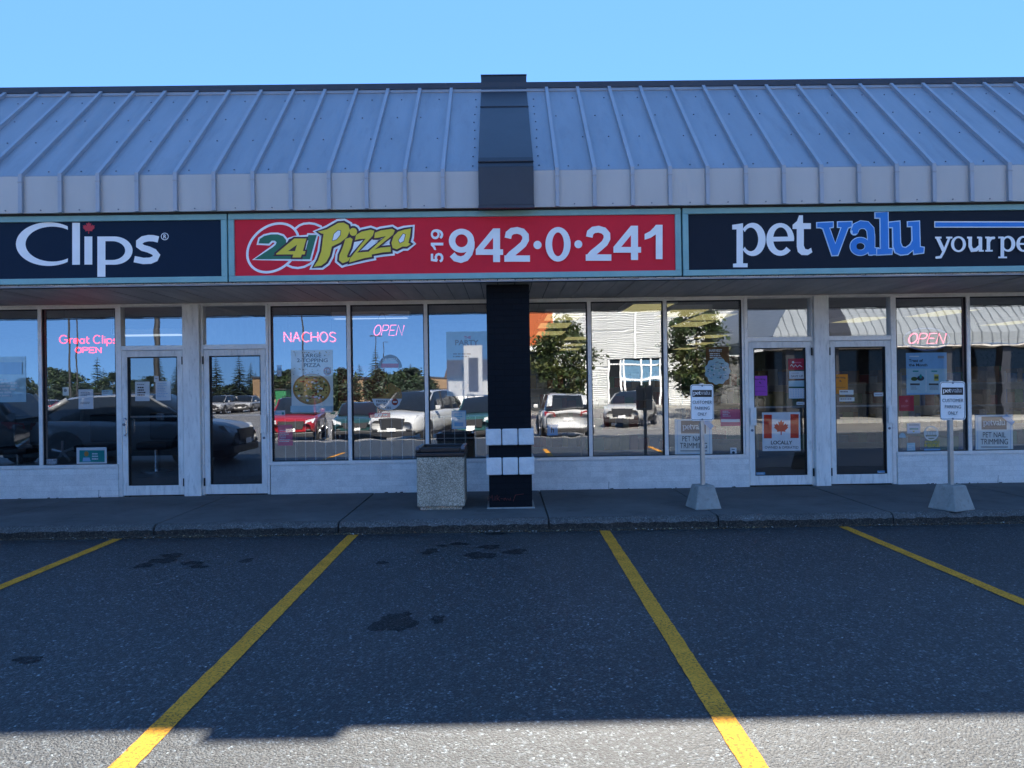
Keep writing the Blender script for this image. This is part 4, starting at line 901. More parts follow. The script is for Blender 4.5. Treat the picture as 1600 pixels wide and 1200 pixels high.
f = sheet('sticker', 1404.5, 618.5, 1428, 642, P_RED); f.fill([(1416.5, 624), (1419, 626.5), (1416.5, 629), (1414, 626.5)], P_PINK); rows(f, 1408, 633, 1425, 637, 2, P_PINK, 7); done(f, 'dark red square sticker below the treat poster', 'sticker')
f = sheet('notice', 1417, 661.5, 1438, 677, P_WHITE); f.rect(1420, 663, 1436, 665, P_GREY); f.rect(1421, 669, 1435, 671.5, P_TEAL); f.rect(1426, 673, 1429, 675, P_YEL); done(f, 'white card with teal word low in the right pet shop window', 'notice')
f = Flat(YPW, (0, 0, 1), .0003); f.fill(arc(1410, 684, 5.5, 8, 0, 180, 14), P_PALE); f.name = 'decal'; done(f, 'pale half round decal left of the white teal card', 'decal')
f = Flat(YPW, (0, 0, 1), .0003); f.ring((1455, 677), (11.5, 11.5), (1455, 677), (9.5, 9.5), 0, 360, P_CREAM, 28); rows(f, 1444, 674, 1469, 680, 1, P_CREAM, 19, .9); f.rect(1448, 682, 1462, 684, P_CREAM); f.text('AVAILABLE', 1444.5, 688.5, 1468, 692, P_YEL, .03); f.text('HERE', 1444.5, 693, 1468, 698, P_YEL, .04); f.rect(1444, 701, 1469, 706, P_SKY); f.name = 'decal'; done(f, 'round logo decal over a yellow line at the right pet shop sill', 'decal')
f = sheet('notice', 1417, 692, 1430, 708.5, P_PALE); rows(f, 1419, 696, 1428, 704, 3, P_WHITE, 2); done(f, 'small pale blue slip below the white teal card', 'notice')

# ------------------------------------------------------------------ inside the shops
M_RACK = pm('white_wire', (.75, .75, .74), .4)
def rack(p0, p1, label):
    Y = YG+.17; x0, x1 = at(p0, 690, Y).x, at(p1, 690, Y).x; z0 = ZS; z1 = at(600, 652, Y).z
    t = thing('wire_rack', ((x0+x1)/2, Y, z0), label, 'rack', 'wire racks inside the pizzeria window')
    mb = MB(); n = 6
    for i in range(n+1): x = x0+(x1-x0)*i/n; mb.tube([(x, Y, z0), (x, Y, z1)], .0065, M_RACK, 5)
    for k in range(4): z = z0+.1+(z1-z0-.1)*k/3; mb.tube([(x0, Y-.011, z), (x1, Y-.011, z)], .0055, M_RACK, 5)
    mb.build('grid', t)
    for x in (x0, x1):
        k = MB(); k.tube([(x, Y-.15, z0+.01), (x, Y+.15, z0+.01)], .012, M_RACK, 6); k.build('foot', t)
rack(446, 540, 'white wire grid rack standing below the pizza poster'); rack(562, 662, 'white wire grid rack standing below the cookie decal'); rack(678, 776, 'white wire grid rack standing behind the litter bin and pillar')
M_LAMP = emis('lamp_panel', (1, .85, .36), .16); M_TUBE = emis('lamp_tube', (.95, 1, 1), .22)
def ceiling_light(px, py, z, w_, d_, mt, label, group, name='ceiling_light'):
    p = atz(px, py, z); t = thing(name, p, label, 'ceiling light', group)
    mb = MB(); mb.box(p.x-w_/2, p.x+w_/2, p.y-d_/2, p.y+d_/2, z, z+.02, mt); mb.build('diffuser', t)
    mb = MB(); e = .04
    for q in ((p.x-w_/2-e, p.x-w_/2-.001, p.y-d_/2-e, p.y+d_/2+e), (p.x+w_/2+.001, p.x+w_/2+e, p.y-d_/2-e, p.y+d_/2+e), (p.x-w_/2, p.x+w_/2, p.y-d_/2-e, p.y-d_/2-.001), (p.x-w_/2, p.x+w_/2, p.y+d_/2+.001, p.y+d_/2+e)): mb.box(*q, z+.004, 2.859, M_WHITE)
    mb.build('frame', t)
for px, py in ((1010, 482), (880, 496), (1110, 496), (866, 509), (1065, 490), (860, 521), (1080, 507), (902, 529), (1112, 526), (896, 539), (1095, 537), (890, 546), (1070, 545), (1345, 500), (1470, 490), (1580, 505)):
    ceiling_light(px, py, 2.78, .6, 1.2, M_LAMP, 'yellowish lit ceiling panel inside the pet shop', 'lit ceiling panels in the pet shop')
ceiling_light(580, 498, 2.75, 1.2, .14, M_TUBE, 'white strip light inside the pizzeria near the front', 'strip lights in the pizzeria')
ceiling_light(615, 558, 2.3, 3.0, .1, M_TUBE, 'long white strip light over the pizzeria counter', 'strip lights in the pizzeria')
ceiling_light(238, 524, 2.75, 1.3, .5, M_TUBE, 'white lit ceiling strip inside the salon', None)
# furniture inside: shelving, counter, chairs
M_SHELF = pm('shelf_steel', (.30, .30, .31), .5); GOODS = [pm('goods_%d' % i, c, .5) for i, c in enumerate([(.30, .05, .04), (.05, .12, .30), (.35, .28, .06), (.08, .25, .12), (.4, .38, .36), (.25, .12, .04)])]
def shelving(x, y, w_, label):
    t = thing('shelving_unit', (x, y, ZS), label, 'shelves', 'shelving inside the pet shop'); rs = random.Random(int(x*100))
    mb = MB(); mb.box(x-w_/2, x+w_/2, y+.25, y+.28, ZS, 1.75, M_SHELF); mb.box(x-w_/2, x-w_/2+.03, y-.2, y+.25, ZS, 1.75, M_SHELF); mb.box(x+w_/2-.03, x+w_/2, y-.2, y+.25, ZS, 1.75, M_SHELF); mb.build('frame', t)
    for k in range(4):
        z = ZS+.12+.42*k; mb = MB(); mb.box(x-w_/2+.031, x+w_/2-.031, y-.2, y+.249, z, z+.03, M_SHELF); mb.build('shelf', t)
        mb = MB(); q = x-w_/2+.06
        while q < x+w_/2-.25: b = q+rs.uniform(.1, .24); mb.box(q, b-.012, y-.15, y+.2, z+.031, z+rs.uniform(.18, .36), rs.choice(GOODS)); q = b
        mb.build('stock', t)
for i, (px, Y, w_) in enumerate([(868, 16, 2.2), (985, 15, 2.0), (1100, 17.5, 2.6), (1240, 14.5, 1.6), (1370, 16, 2.2), (1480, 14, 2.0), (1600, 15, 2.4)]):
    shelving(at(px, 640, Y).x, Y, w_, 'stocked shelving unit inside the pet shop seen through the glass')
t = thing('service_counter', (at(600, 650, 13).x, 13, ZS), 'service counter inside the pizzeria below the strip light', 'counter')
xa, xb = at(470, 650, 13).x, at(730, 650, 13).x
mb = MB(); mb.box(xa, xb, 12.8, 13.3, ZS, 1.05, pm('counter_front', (.10, .10, .11), .4)); mb.build('cabinet', t); mb = MB(); mb.box(xa-.05, xb+.05, 12.75, 13.35, 1.051, 1.1, pm('counter_top', (.3, .29, .27), .3)); mb.build('worktop', t)
t = thing('drinks_cooler', (at(571, 600, 13.8).x, 13.8, ZS), 'red drinks cooler with white script inside the pizzeria', 'cooler'); xc = at(571, 600, 13.8).x
mb = MB(); mb.box(xc-.45, xc+.45, 13.5, 14.2, ZS, 2.02, pm('cooler_red', (.38, .02, .02), .35)); mb.build('cabinet', t, bevel=.02)
f = Flat(13.495, (0, 0, 1)); f.text('Coca-Cola', 556, 578, 586, 586, M_WHITE, .02, .3); f.build('lettering', t)
for px, Y in ((150, 13.2), (245, 13.6), (30, 13)):
    x = at(px, 650, Y).x; t = thing('salon_chair', (x, Y, ZS), 'black salon chair inside the salon behind the dark glass', 'chair', 'chairs inside the salon')
    mb = MB(); mb.box(x-.28, x+.28, Y-.25, Y+.28, .55, .68, M_BLK); mb.build('seat', t, bevel=.04)
    mb = MB(); mb.box(x-.26, x+.26, Y+.24, Y+.34, .69, 1.2, M_BLK); mb.build('backrest', t, bevel=.04)
    mb = MB(); mb.tube([(x, Y, ZS), (x, Y, .55)], .05, M_CHROME, 10); mb.tube([(x, Y, ZS), (x, Y, ZS+.03)], .28, M_CHROME, 18); mb.build('pedestal', t)

# ------------------------------------------------------------------ the other side of the lot, seen mirrored in the shopfront
def mir(px, Z, py=610):
    """real ground point whose mirror image in the glass stands at photo column px, at depth Z"""
    x = at(px, py, Z).x; y = 2*YG-Z; return Vector((x, y, gz(y)))
def zm(py, Z, px=900): return at(px, py, Z).z
M_TYRE = pm('tyre', (.02, .02, .021), .8); M_RIM = pm('alloy', (.45, .45, .46), .3, metal=.8); M_CARGLASS = pm('car_glass', (.012, .015, .018), .08, spec=.8)
M_TRIM = pm('car_trim', (.025, .025, .027), .5); M_LAMPW = pm('lamp_glass', (.6, .62, .64), .15); M_LAMPR = pm('tail_lamp', (.28, .01, .015), .2)
def car(color, name, label, L=4.6, W=.93, H=1.68, low=False):
    """built round the origin, nose towards -y"""
    paint = pm('paint_'+name, color, .28, var=.02, coat=.8)
    t = thing('parked_car', (0, 0, 0), label, 'car'); q = L/4.6
    zb = .30; zh = H*.60; zbelt = H*.645
    st = [(-2.30, .70, .42, zh*.72), (-2.24, .82, .34, zh*.84), (-2.0, .90, .28, zh*.95), (-1.55, .925, .26, zh*1.0), (-1.05, .93, .26, zh*1.06), (-.4, .93, .26, zbelt), (.6, .93, .26, zbelt*1.01), (1.5, .93, .26, zbelt*1.03), (1.95, .91, .28, zbelt*1.03), (2.2, .85, .34, zbelt*.99), (2.3, .74, .42, zbelt*.85)]
    mb = MB(); vs = []; n = 9
    for y, w_, b, tp in st:
        w_ *= W/.93; mid = b+(tp-b)*.55
        half = [(w_*.80, b), (w_*.97, b+.10), (w_, mid), (w_*.975, tp-.07), (w_*.84, tp-.005)]
        vs += [(x, y*q, z) for x, z in half] + [(0, y*q, tp+.012)] + [(-x, y*q, z) for x, z in half[::-1]]
    n = 11
    fs = [(i*n+k, i*n+k+1, (i+1)*n+k+1, (i+1)*n+k) for i in range(len(st)-1) for k in range(n-1)] + [((i+1)*n+n-1, (i+1)*n, i*n, i*n+n-1)[::-1] for i in range(len(st)-1)]
    fs += [tuple(range(n)), tuple(range((len(st)-1)*n, len(st)*n))[::-1]]
    mb.add(vs, fs, paint); body = mb.build('body', t, smooth=True, sub=1)
    # greenhouse: lofted, glass sides and screens under a painted roof
    kw = W/.93; ry = 1.55 if low else 1.86; re = 2.12 if low else 2.2
    gs = [(-1.28, .74, zbelt-.05, .70, zbelt-.03, zbelt-.02), (-1.05, .80, zbelt-.03, .74, zbelt+.10, zbelt+.16), (-.42, .83, zbelt-.02, .66, H-.10, H-.045), (-.25, .83, zbelt-.02, .645, H-.065, H-.012),
          (.6, .83, zbelt-.02, .645, H-.055, H), (ry-.35, .82, zbelt-.02, .63, H-.075, H-.02), (ry, .80, zbelt-.02, .61, H-.11, H-.06), (re, .76, zbelt-.03, .66, zbelt+.12, zbelt+.14), (re+.06, .74, zbelt-.05, .66, zbelt-.0, zbelt-.0)]
    vs = []
    for y, wb, zbt, wr_, zr_, zc_ in gs:
        y *= q; zmid = zbt+(zr_-zbt)*.55; wm = wb+(wr_-wb)*.5
        half = [(wb*kw, zbt), (wm*kw+.012, zmid), (wr_*kw, zr_), (wr_*kw*.82, zc_-.008)]
        vs += [(x, y, z) for x, z in half] + [(0, y, zc_+.006)] + [(-x, y, z) for x, z in half[::-1]]
    mg = MB(); mr = MB(); n = 9
    for i in range(len(gs)-1):
        for k in range(n-1):
            f_ = (i*n+k, i*n+k+1, (i+1)*n+k+1, (i+1)*n+k); roofy = 2 <= k <= 5 and 3 <= i <= 5 or (k in (2, 5) and i in (2, 6))
            (mr if roofy else mg).add([vs[j] for j in f_], [(0, 1, 2, 3)], paint if roofy else M_CARGLASS)
    for m_, nm in ((mg, 'windows'), (mr, 'roof')):
        o_ = m_.build(nm, t, smooth=True); wd_ = o_.modifiers.new('weld', 'WELD'); wd_.merge_threshold = .002
    for sx in (-1, 1):
        mb = MB(); g0, g1 = gs[0], gs[2]; mb.tube([(sx*.76*kw, -1.22*q, zbelt), (sx*.74*kw, -1.0*q, zbelt+.13), (sx*.665*kw, -.4*q, H-.09)], .032, paint, 6)
        mb.tube([(sx*.62*kw, (ry-.02)*q, H-.10), (sx*.70*kw, (re-.06)*q, zbelt+.1)], .06, paint, 6); mb.build('pillar', t, smooth=True)
        mb = MB()
        for yb_ in (.22, 1.12): mb.tube([(sx*.845*kw, (yb_-.05)*q, zbelt-.01), (sx*.665*kw, yb_*q, H-.07)], .03, M_TRIM, 5)
        mb.build('door_pillar', t)
    for sx in (-1, 1):
        mb = MB(); mb.tube([(sx*.58, -.15*q, H-.02), (sx*.58, 0, H+.025), (sx*.58, 1.2*q, H+.025), (sx*.58, 1.4*q, H-.02)], .016, M_TRIM, 5); mb.build('roof_rail', t)
        mb = MB(); mb.box(sx*W, sx*(W+.17), -.86*q, -.74*q, zbelt-.02, zbelt+.13, paint); mb.build('mirror', t, bevel=.03)
        mb = MB(); mb.add([(sx*.50, -2.31*q, zh*.72), (sx*.80, -2.22*q, zh*.74), (sx*.86, -2.12*q, zh*.90), (sx*.52, -2.28*q, zh*.83), (sx*.50, -2.2*q, zh*.72), (sx*.80, -2.1*q, zh*.74), (sx*.86, -2.0*q, zh*.90), (sx*.52, -2.15*q, zh*.83)], [(0, 1, 2, 3), (4, 7, 6, 5), (0, 4, 5, 1), (1, 5, 6, 2), (2, 6, 7, 3), (3, 7, 4, 0)], M_LAMPW); mb.build('headlight', t)
        mb = MB(); mb.add([(sx*.42, 2.315*q, zbelt*.78), (sx*.80, 2.25*q, zbelt*.80), (sx*.84, 2.2*q, zbelt*.95), (sx*.46, 2.3*q, zbelt*.90), (sx*.42, 2.2*q, zbelt*.78), (sx*.80, 2.1*q, zbelt*.80), (sx*.84, 2.1*q, zbelt*.95), (sx*.46, 2.2*q, zbelt*.90)], [(0, 1, 2, 3), (4, 7, 6, 5), (0, 4, 5, 1), (1, 5, 6, 2), (2, 6, 7, 3), (3, 7, 4, 0)], M_LAMPR); mb.build('tail_light', t)
        for wy in (-1.42*q, 1.42*q):
            mb = MB(); c = Vector((sx*(W-.22), wy, .34)); mb.tube([c, c+Vector((sx*.235, 0, 0))], .345, M_TYRE, 22); wh = mb.build('wheel', t, bevel=.03)
            r_ = MB(); r_.tube([c+Vector((sx*.236, 0, 0)), c+Vector((sx*.24, 0, 0))], .245, M_TRIM, 22)
            for k in range(5):
                a = R(72*k+15); r_.tube([c+Vector((sx*.243, 0, 0)), c+Vector((sx*.243, .24*math.cos(a), .24*math.sin(a)))], .035, M_RIM, 5)
            r_.tube([c+Vector((sx*.245, 0, 0)), c+Vector((sx*.255, 0, 0))], .07, M_RIM, 12); r_.build('rim', wh)
            a_ = MB(); c2 = Vector((sx*(W-.02), wy, .36)); a_.tube([c2, c2+Vector((sx*.028, 0, 0))], .42, M_TRIM, 22); a_.build('wheel_arch', t)
    mb = MB(); mb.add([(-.40, -2.325*q, .50), (.40, -2.325*q, .50), (.47, -2.315*q, zh*.80), (-.47, -2.315*q, zh*.80), (-.40, -2.2*q, .50), (.40, -2.2*q, .50), (.47, -2.2*q, zh*.80), (-.47, -2.2*q, zh*.80)], [(0, 1, 2, 3), (3, 2, 6, 7), (0, 4, 5, 1), (0, 3, 7, 4), (1, 5, 6, 2)], M_TRIM)
    mb.build('grille', t)
    mb = MB(); mb.box(-.80, .80, -2.33*q, -2.1*q, .24, .40, M_TRIM); mb.box(-.72, -.52, -2.345*q, -2.2*q, .41, .50, M_TRIM); mb.box(.52, .72, -2.345*q, -2.2*q, .41, .50, M_TRIM); mb.build('front_bumper', t, bevel=.03)
    mb = MB(); mb.box(-.82, .82, 2.1*q, 2.33*q, .26, .44, M_TRIM); mb.build('rear_bumper', t, bevel=.03)
    mb = MB(); mb.box(-.9*kw, .9*kw, -1.0*q, 1.0*q, .23, .33, M_TRIM); mb.build('sill_cladding', t, bevel=.02)
    for y0, y1, z in ((-2.375*q, -2.36*q, .42), (2.33*q, 2.345*q, .68)):
        mb = MB(); mb.box(-.16, .16, y0, y1, z, z+.12, M_SIGNW); mb.build('number_plate', t)
    return t
G_CAR = 'cars mirrored in the shopfront glass'
def put(c, px, Z, rz, sc=1.):
    c['group'] = G_CAR; c.location = mir(px, Z); c.rotation_euler = (0, 0, rz); c.scale = (sc,)*3; return c
PI = math.pi
WHITE, SILVER, TEALC, REDC, DARKC = (.62, .62, .61), (.24, .25, .26), (.03, .09, .09), (.32, .015, .02), (.015, .022, .035)
put(car(WHITE, 'white', 'white car seen from behind in the glass right of the pillar'), 879, 28, 0)
put(car((.50, .49, .46), 'pearl', 'pale pearl car facing the shop, mirrored in the second pane right of the pillar'), 985, 36, PI+.35, 1.04)
put(car(WHITE, 'ivory', 'large white car facing the shop, mirrored in the pane beside the cookie decal', L=4.95, H=1.76, W=.98), 654, 28.5, PI+.28, 1.04)
put(car(TEALC, 'teal', 'dark teal car mirrored beside the pillar'), 752, 30, PI+.15)
put(car(REDC, 'red', 'red car mirrored below the pizza poster'), 466, 29.5, PI-.15, 1.02)
put(car((.02, .06, .06), 'bottle', 'dark green car mirrored below the cookie decal', low=True, H=1.5), 562, 31, PI-.1)
put(car(REDC, 'crimson', 'small red car far off in the glass beside the maple leaf door'), 1150, 52, PI*.6)
c_ = car(SILVER, 'silver', 'grey hatchback mirrored side on in the two left doors', low=True, H=1.56, L=4.4)
c_['group'] = G_CAR; c_.location = (-8.05, 4.2, 0); c_.rotation_euler = (0, 0, PI/2)
c_ = car(DARKC, 'midnight', 'dark blue car mirrored in the salon windows', H=1.66)
c_['group'] = G_CAR; c_.location = (-12.6, 4.6, 0); c_.rotation_euler = (0, 0, -PI/2)
far = car((.45, .45, .46), 'far', 'distant parked car mirrored in the left panes', H=1.55); far['group'] = G_CAR; far.location = mir(20, 66)
far.rotation_euler = (0, 0, PI)
reds = car(REDC, 'farred', 'distant red parked car mirrored in the left panes', H=1.5, low=True); reds['group'] = G_CAR; reds.location = mir(-20, 62)
for i, px in enumerate((-60, -100, 62, 105, 150, 255, 300, 345, 385)):
    clone(far if i % 3 else reds, mir(px, 62+3*(i % 3)), PI+rnd.uniform(-.1, .1))

# trees
LG = [pm('leaf_green_%d' % i, c, .55, var=.25, scale=3) for i, c in enumerate([(.028, .05, .012), (.042, .065, .014), (.016, .032, .009), (.07, .08, .02)])]
NG = [pm('needle_%d' % i, c, .7, var=.25, scale=3) for i, c in enumerate([(.018, .035, .02), (.028, .05, .028), (.012, .022, .014)])]
M_BARK = pm('bark', (.10, .075, .055), .9, var=.3, scale=14, bump=.6, bscale=40)
def leafy(name, label, h, rx, rz, seed, mats, n=95, per=75, ls=.14):
    rs = random.Random(seed); t = thing(name, (0, 0, 0), label, 'tree')
    mb = MB(); zc = h-rz; mb.tube([(0, 0, -.05), (.04, .02, zc*.5), (-.02, .03, zc), (.03, 0, zc+rz*.5)], .11, M_BARK, 9, .035); tips = []
    for k in range(n):
        a = rs.uniform(0, 6.28); v = rs.uniform(-.95, .98); rr_ = math.sqrt(max(0, 1-v*v))*rs.uniform(.45, 1.0)*(1 - .28*max(0, v))
        tips.append(Vector((rx*rr_*math.cos(a), rx*rr_*math.sin(a), zc+rz*v)))
    for tp in tips[:26]: s0 = Vector((0, 0, min(h*.8, max(h*.28, tp.z-.6)))); mb.tube([s0, s0.lerp(tp, .5)+Vector((0, 0, .1)), tp], .03, M_BARK, 5, .008)
    mb.build('trunk', t)
    mb = MB()
    for tp in tips:
        mt = rs.choice(mats); cr = rs.uniform(.28, .55)*rx/1.6
        for i in range(per):
            d = Vector((rs.gauss(0, 1), rs.gauss(0, 1), rs.gauss(0, .8))); p = tp + d*cr*.55
            u_ = Vector((rs.uniform(-1, 1), rs.uniform(-1, 1), rs.uniform(-.7, .7))).normalized(); v_ = u_.cross(Vector((rs.uniform(-1, 1), rs.uniform(-1, 1), rs.uniform(-1, 1)))).normalized(); l = ls*rs.uniform(.6, 1.3)
            mb.poly([p-u_*l, p+v_*l*.45, p+u_*l, p-v_*l*.45], mt if rs.random() < .75 else rs.choice(mats))
    mb.build('crown', t); return t
def conifer(name, label, h, seed):
    rs = random.Random(seed); t = thing(name, (0, 0, 0), label, 'tree'); mb = MB(); mb.tube([(0, 0, -.1), (0, 0, h*.97)], .16, M_BARK, 7, .02); mb.build('trunk', t); mb = MB()
    T = 24
    for k in range(T):
        z = h*(.10+.88*k/T); L = h*.23*(1-k/T)**.85+.12
        for j in range(11):
            a = 6.28*j/11+k*.7+rs.uniform(-.2, .2); l = L*rs.uniform(.65, 1.12); d = Vector((math.cos(a), math.sin(a), -.22+rs.uniform(-.15, .2))); sd2 = Vector((-math.sin(a), math.cos(a), 0))
            o_ = Vector((0, 0, z))
            for i in range(4):
                p = o_+d*l*(.3+.22*i); wv = l*(.26-.045*i)
                mb.poly([p-d*l*.12, p+sd2*wv+Vector((0, 0, -wv*.5)), p+d*l*.2, p-sd2*wv+Vector((0, 0, -wv*.5))], rs.choice(NG))
    mb.build('crown', t); return t
t1 = leafy('parking_lot_tree', 'rounded leafy tree mirrored in the first pane right of the pillar', 5.9, 1.9, 2.3, 3, LG); t1.location = mir(880, 45)
t2 = leafy('parking_lot_tree', 'tall leafy tree mirrored left of the maple leaf door', 7.4, 1.9, 3.0, 9, LG, n=120); t2.location = mir(1088, 44)
cA = conifer('spruce_tree', 'dark spruce mirrored in the left windows', 9.5, 5); cA['group'] = 'spruces beyond the lot'; cA.location = mir(338, 150); cA.location.z = -.4
cB = leafy('background_tree', 'bushy dark tree mirrored in the left windows', 6.5, 2.6, 2.6, 21, NG+LG[:1], n=60, per=45, ls=.3); cB['group'] = 'bushy trees beyond the lot'; cB.location = mir(80, 140)
rs = random.Random(31)
for i, (px, Z, sc) in enumerate([(374, 140, 1.05), (250, 145, .95), (276, 150, .9), (150, 140, .9), (585, 120, .95), (560, 150, .85), (640, 150, .8), (392, 155, .8), (400, 150, .7), (160, 150, .8), (310, 160, .7), (-10, 150, .8), (645, 160, .7), (115, 150, .75)]):
    clone(cA, mir(px, Z), rs.uniform(0, 6), (sc, sc, sc*rs.uniform(.9, 1.1)))
for i, (px, Z, sc) in enumerate([(105, 135, 1.1), (130, 130, 1), (175, 140, 1), (205, 150, .9), (235, 138, 1.0), (300, 150, .8), (330, 140, .7), (360, 150, .85), (405, 145, .9), (430, 140, .8), (445, 110, 1), (535, 115, .9), (590, 100, .85), (612, 100, .9), (640, 100, 1.), (662, 104, .9), (40, 145, .9), (5, 140, .8)]):
    clone(cB, mir(px, Z), rs.uniform(0, 6), (sc*1.05, sc*1.05, sc*rs.uniform(.5, .85)))

# light poles
def pole(px, Z, top, double, r=.085):
    p = mir(px, Z); t = thing('light_pole', p, 'tall thin lamp post mirrored in the shopfront', 'lamp post', 'lamp posts across the lot'); mb = MB(); mb.tube([p, (p.x, p.y, top)], r, pm('pole_metal', (.035, .034, .033), .5), 8, r*.65); mb.build('post', t)
    mb = MB(); mb.tube([p+Vector((0, 0, -.1)), p+Vector((0, 0, .7))], .25, M_CONC, 12); mb.build('base', t)
    for s_ in ((-1, 1) if double else (1,)):
        mb = MB(); mb.box(p.x+s_*.1, p.x+s_*.85, p.y-.18, p.y+.18, top-.06, top+.06, M_COPE); mb.build('lamp_head', t)
pole(246, 30, 9.5, True, .13); pole(474, 60, 9.8, True); pole(585, 110, 9.6, True); pole(597, 125, 9.6, False); pole(107, 44, 9.5, False, .07); pole(119, 70, 10, False)

# buildings across the lot
M_WSID = pm('white_siding', (.86, .86, .84), .5, var=.05, scale=.8); M_ORANGE = pm('orange_panel', (.42, .085, .012), .5); M_CMU = brick_mat('pale_block', (.66, .66, .65), (.2, .2, .2), .9, .45, bump=.2, dirt=.08)
M_DARKGL = pm('storefront_glass', (.015, .018, .022), .1, spec=.6); M_TANW = pm('tan_wall', (.26, .17, .10), .8); M_SHINGLE = brick_mat('brown_shingle', (.10, .07, .055), (.05, .04, .03), .5, .18, bump=.4)
Zb = 62; yb = 2*YG-Zb; X = lambda px: at(px, 560, Zb).x
t = thing('white_store', (X(1000), yb, gz(yb)), 'white store with rippled siding mirrored right of the pillar', 'building')
mb = MB(); x0, x1 = X(866), X(1152); zlo, zhi = gz(yb)-.1, 9.6; xe0, xe1 = X(948), X(1042); ze = zm(562, Zb)
def ripple(xa, xb_, za, zc, mt):
    N = int((zc-za)/.16); vs = []
    for i in range(N*4+1):
        z = za+(zc-za)*i/(N*4); dd = .10*math.sin(i*math.pi/2+.3)
        vs += [(xa, yb+dd+.05, z), (xb_, yb+dd+.05, z)]
    mb.add(vs, [(2*i, 2*i+1, 2*i+3, 2*i+2) for i in range(N*4)], mt)
ripple(x0, xe0, zlo, zhi, M_WSID); ripple(xe1, x1, zlo, zhi, M_WSID); ripple(xe0, xe1, ze, zhi, M_WSID); mb.build('siding', t)
mb = MB(); mb.box(X(780), X(1275), yb-12, yb-.2, zlo, zhi-.1, M_WSID); mb.build('wall', t)
for px in (866, 991, 1104): mb = MB(); xx = X(px); mb.box(xx-.09, xx+.09, yb+.1, yb+.19, zlo if px != 991 else ze, zhi, M_WSID); mb.build('pilaster', t)
mb = MB(); mb.box(X(780), X(864.5), yb-.19, yb+.25, zm(537, Zb), zhi, M_ORANGE); mb.build('orange_panel', t)
mb = MB(); mb.box(X(780), X(862), yb-.18, yb+.05, zlo, zm(548, Zb), M_DARKGL); mb.build('shopfront', t)
mb = MB(); mb.box(X(770), X(868), yb-.1, yb+.9, zm(547, Zb), zm(538, Zb), M_SIGNW); mb.build('canopy', t)
mb = MB(); mb.box(xe0+.03, xe1-.03, yb-.19, yb-.1, zlo, ze-.02, M_DARKGL); en = mb.build('entrance', t)
mb = MB()
for px in (950, 968, 973, 1000, 1014, 1030, 1038): xx = X(px); mb.box(xx-.07, xx+.07, yb-.09, yb+.02, zlo, ze-.03, M_SIGNW)
mb.box(xe0+.04, xe1-.04, yb-.089, yb+.0195, zm(574, Zb), zm(571.5, Zb), M_SIGNW); mb.box(X(968), X(1040), yb-.089, yb+.0195, zm(594, Zb), zm(590.5, Zb), M_SIGNW); mb.build('entrance_frame', en)
mb = MB(); mb.box(X(968), X(1032), yb-.08, yb-.05, zm(596, Zb), zm(565, Zb), pm('entrance_poster', (.10, .22, .34), .5)); mb.build('entrance_sign', en)
mb = MB(); mb.box(X(1152), X(1272), yb-.195, yb+.3, zlo, zhi+.6, M_CMU); mb.build('block_wall', t)
mb = MB(); mb.box(x0, X(1272), yb+.3, yb+2.2, zlo, zlo+.25, M_CONC); mb.build('pavement_strip', t)
# plaza wing with the same metal roof, right side
Zw = 36; yw = 2*YG-Zw; gw = gz(yw)
xa, xb_ = at(1208, 540, Zw).x, 40; ze0, ze1 = zm(541, Zw, 1300), zm(522, Zw, 1300); zr = ze1+2.4
t = thing('plaza_wing', ((xa+xb_)/2, yw, gw), 'plaza wing with pale ribbed metal roof mirrored in the right windows', 'building')
M_WROOF = pm('wing_metal', (.30, .32, .33), .45, metal=.2, var=.1, scale=.8)
mb = MB(); hip = 2.0
mb.add([(xa, yw, ze0), (xb_, yw, ze0), (xb_, yw, ze1), (xa, yw, ze1), (xb_, yw-2.2, zr), (xa+hip, yw-2.2, zr), (xa, yw-14, ze0), (xa, yw-14, ze1), (xa+hip, yw-14, zr)],
       [(0, 1, 2, 3), (3, 2, 4, 5), (6, 0, 3, 7), (7, 3, 5, 8)], M_WROOF)
xx = xa+.4
while xx < xb_:
    k = min(1, (xx-xa)/hip); mb.tube([(xx, yw+.02, ze0), (xx, yw+.02, ze1), (xx, yw-2.2*k+.02, ze1+(zr-ze1)*k+.03)], .03, M_WROOF, 4); xx += .43
mb.build('roof', t)
mb = MB(); xk0, xk1 = at(1296, 520, Zw).x, at(1328, 520, Zw).x; mb.extr([(yw+.12, ze0), (yw+.12, ze1+.05), (yw-2.1, zr+.2), (yw-2.3, zr+.2), (yw-2.3, ze0)], 'x', xk0, xk1, M_BOX); mb.build('bulkhead', t)
mb = MB(); mb.box(xa+.3, xb_, yw-2.3, yw-.05, ze0-.1, ze0-.01, M_SOFF); mb.build('soffit', t)
mb = MB(); mb.box(xa+.3, xb_, yw-13, yw-2.0, gw-.05, ze0-.105, M_DARKGL); mb.build('shopfront', t)
for px in (1240, 1310, 1400, 1490, 1580): mb = MB(); xx = at(px, 600, Zw).x; mb.box(xx-.22, xx+.22, yw-.9, yw-.4, gw-.05, ze0-.101, M_BOX); mb.build('pillar', t)
mb = MB(); mb.box(xa-.5, xb_, yw-2.0, yw+.6, gw-.05, gw+.14, M_CONC); mb.build('pavement_strip', t)
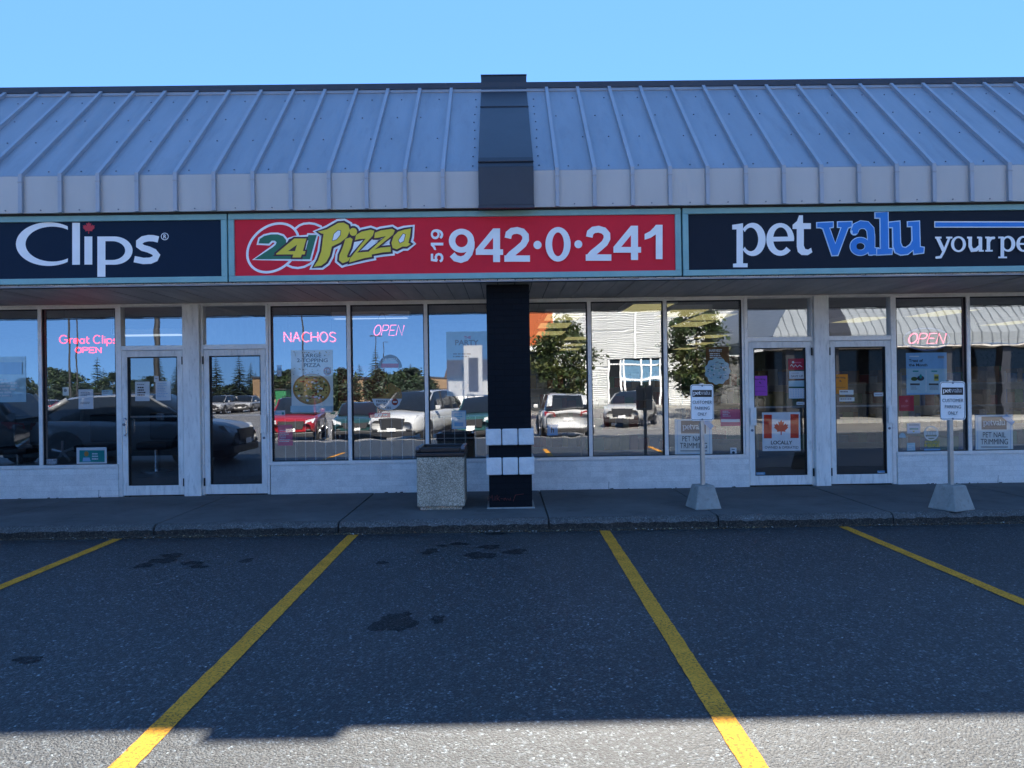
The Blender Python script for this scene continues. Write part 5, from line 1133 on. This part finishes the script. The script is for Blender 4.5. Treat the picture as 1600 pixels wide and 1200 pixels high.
# cottage with a brown roof and low tan buildings, left side
Zc = 64; yc = 2*YG-Zc; gc = gz(yc); Xc = lambda px: at(px, 570, Zc).x
t = thing('brown_roofed_shop', (Xc(725), yc, gc), 'small white shop with brown shingle roof mirrored left of the pillar', 'building')
mb = MB(); mb.box(Xc(700), Xc(772), yc-7, yc, gc-.05, zm(585, Zc, 730), M_WSID); mb.build('wall', t)
mb = MB(); mb.extr([(yc+.5, zm(586, Zc, 730)), (yc-3.2, zm(560, Zc, 730)), (yc-7.4, zm(586, Zc, 730)), (yc-7.4, zm(587, Zc, 730)), (yc+.5, zm(587.5, Zc, 730))], 'x', Xc(694), Xc(772), M_SHINGLE); mb.build('roof', t)
mb = MB(); mb.box(Xc(726), Xc(754), yc-.2, yc+1.2, gc-.05, zm(541, Zc, 730), M_SIGNW); mb.build('gable_tower', t)
mb = MB(); mb.box(Xc(733), Xc(748), yc+1.19, yc+1.24, zm(612, Zc, 730), zm(560, Zc, 730), M_SHINGLE); mb.build('tower_panel', t)
for k, (p0, p1, Zq, ytop, lab) in enumerate([(395, 565, 130, 590, 'long low tan building mirrored behind the pizza poster'), (600, 700, 135, 592, 'low tan building mirrored behind the hedge left of the pillar'), (-80, 60, 150, 606, 'low tan building mirrored beyond the leftmost pane')]):
    yq = 2*YG-Zq; x0, x1 = at(p0, 600, Zq).x, at(p1, 600, Zq).x; zt_ = zm(ytop, Zq, 550)
    t = thing('tan_building', ((x0+x1)/2, yq, gz(yq)), lab, 'building', 'low tan buildings across the road'); mb = MB(); mb.box(x0, x1, yq-12, yq, gz(yq)-.1, zt_, M_TANW); mb.build('wall', t)
    mb = MB(); mb.box(x0-.2, x1+.2, yq-12.2, yq+.2, zt_, zt_+.35, M_COPE); mb.build('parapet', t); mb = MB(); q = x0+2
    while q < x1-4: mb.box(q, q+2.6, yq, yq+.06, gz(yq)+.4, zt_*.75, M_DARKGL); q += 4.2
    mb.build('glazing', t)
def shed(px0, px1, py0, py1, Z, mt, label):
    p = mir((px0+px1)/2, Z); x0, x1 = at(px0, py0, Z).x, at(px1, py0, Z).x; t = thing('storage_bin', p, label, 'container'); mb = MB(); mb.box(x0, x1, p.y-1.2, p.y, p.z-.02, zm(py0, Z, px0), mt); mb.build('body', t, bevel=.03)
    mb = MB(); mb.box(x0-.06, x1+.06, p.y-1.26, p.y+.06, zm(py0, Z, px0)+.001, zm(py0, Z, px0)+.1, M_TRIM); mb.build('lid', t)
shed(430, 447, 610, 622, 52, pm('bin_green', (.02, .16, .06), .5), 'green waste container mirrored left of the pizza poster')
# bushes as a hedge behind the parked cars
hb = leafy('hedge_shrub', 'dark clipped shrub mirrored behind the large white car', 2.9, 1.5, 1.35, 41, [NG[1], LG[2]], n=40, per=50, ls=.2); hb['group'] = 'hedge shrubs across the lot'; hb['category'] = 'shrub'
hb.location = mir(602, 70)
for px in (618, 634, 650, 664, 540, 522, 505): clone(hb, mir(px, 70+rs.uniform(-3, 3)), rs.uniform(0, 6), rs.uniform(.85, 1.1))
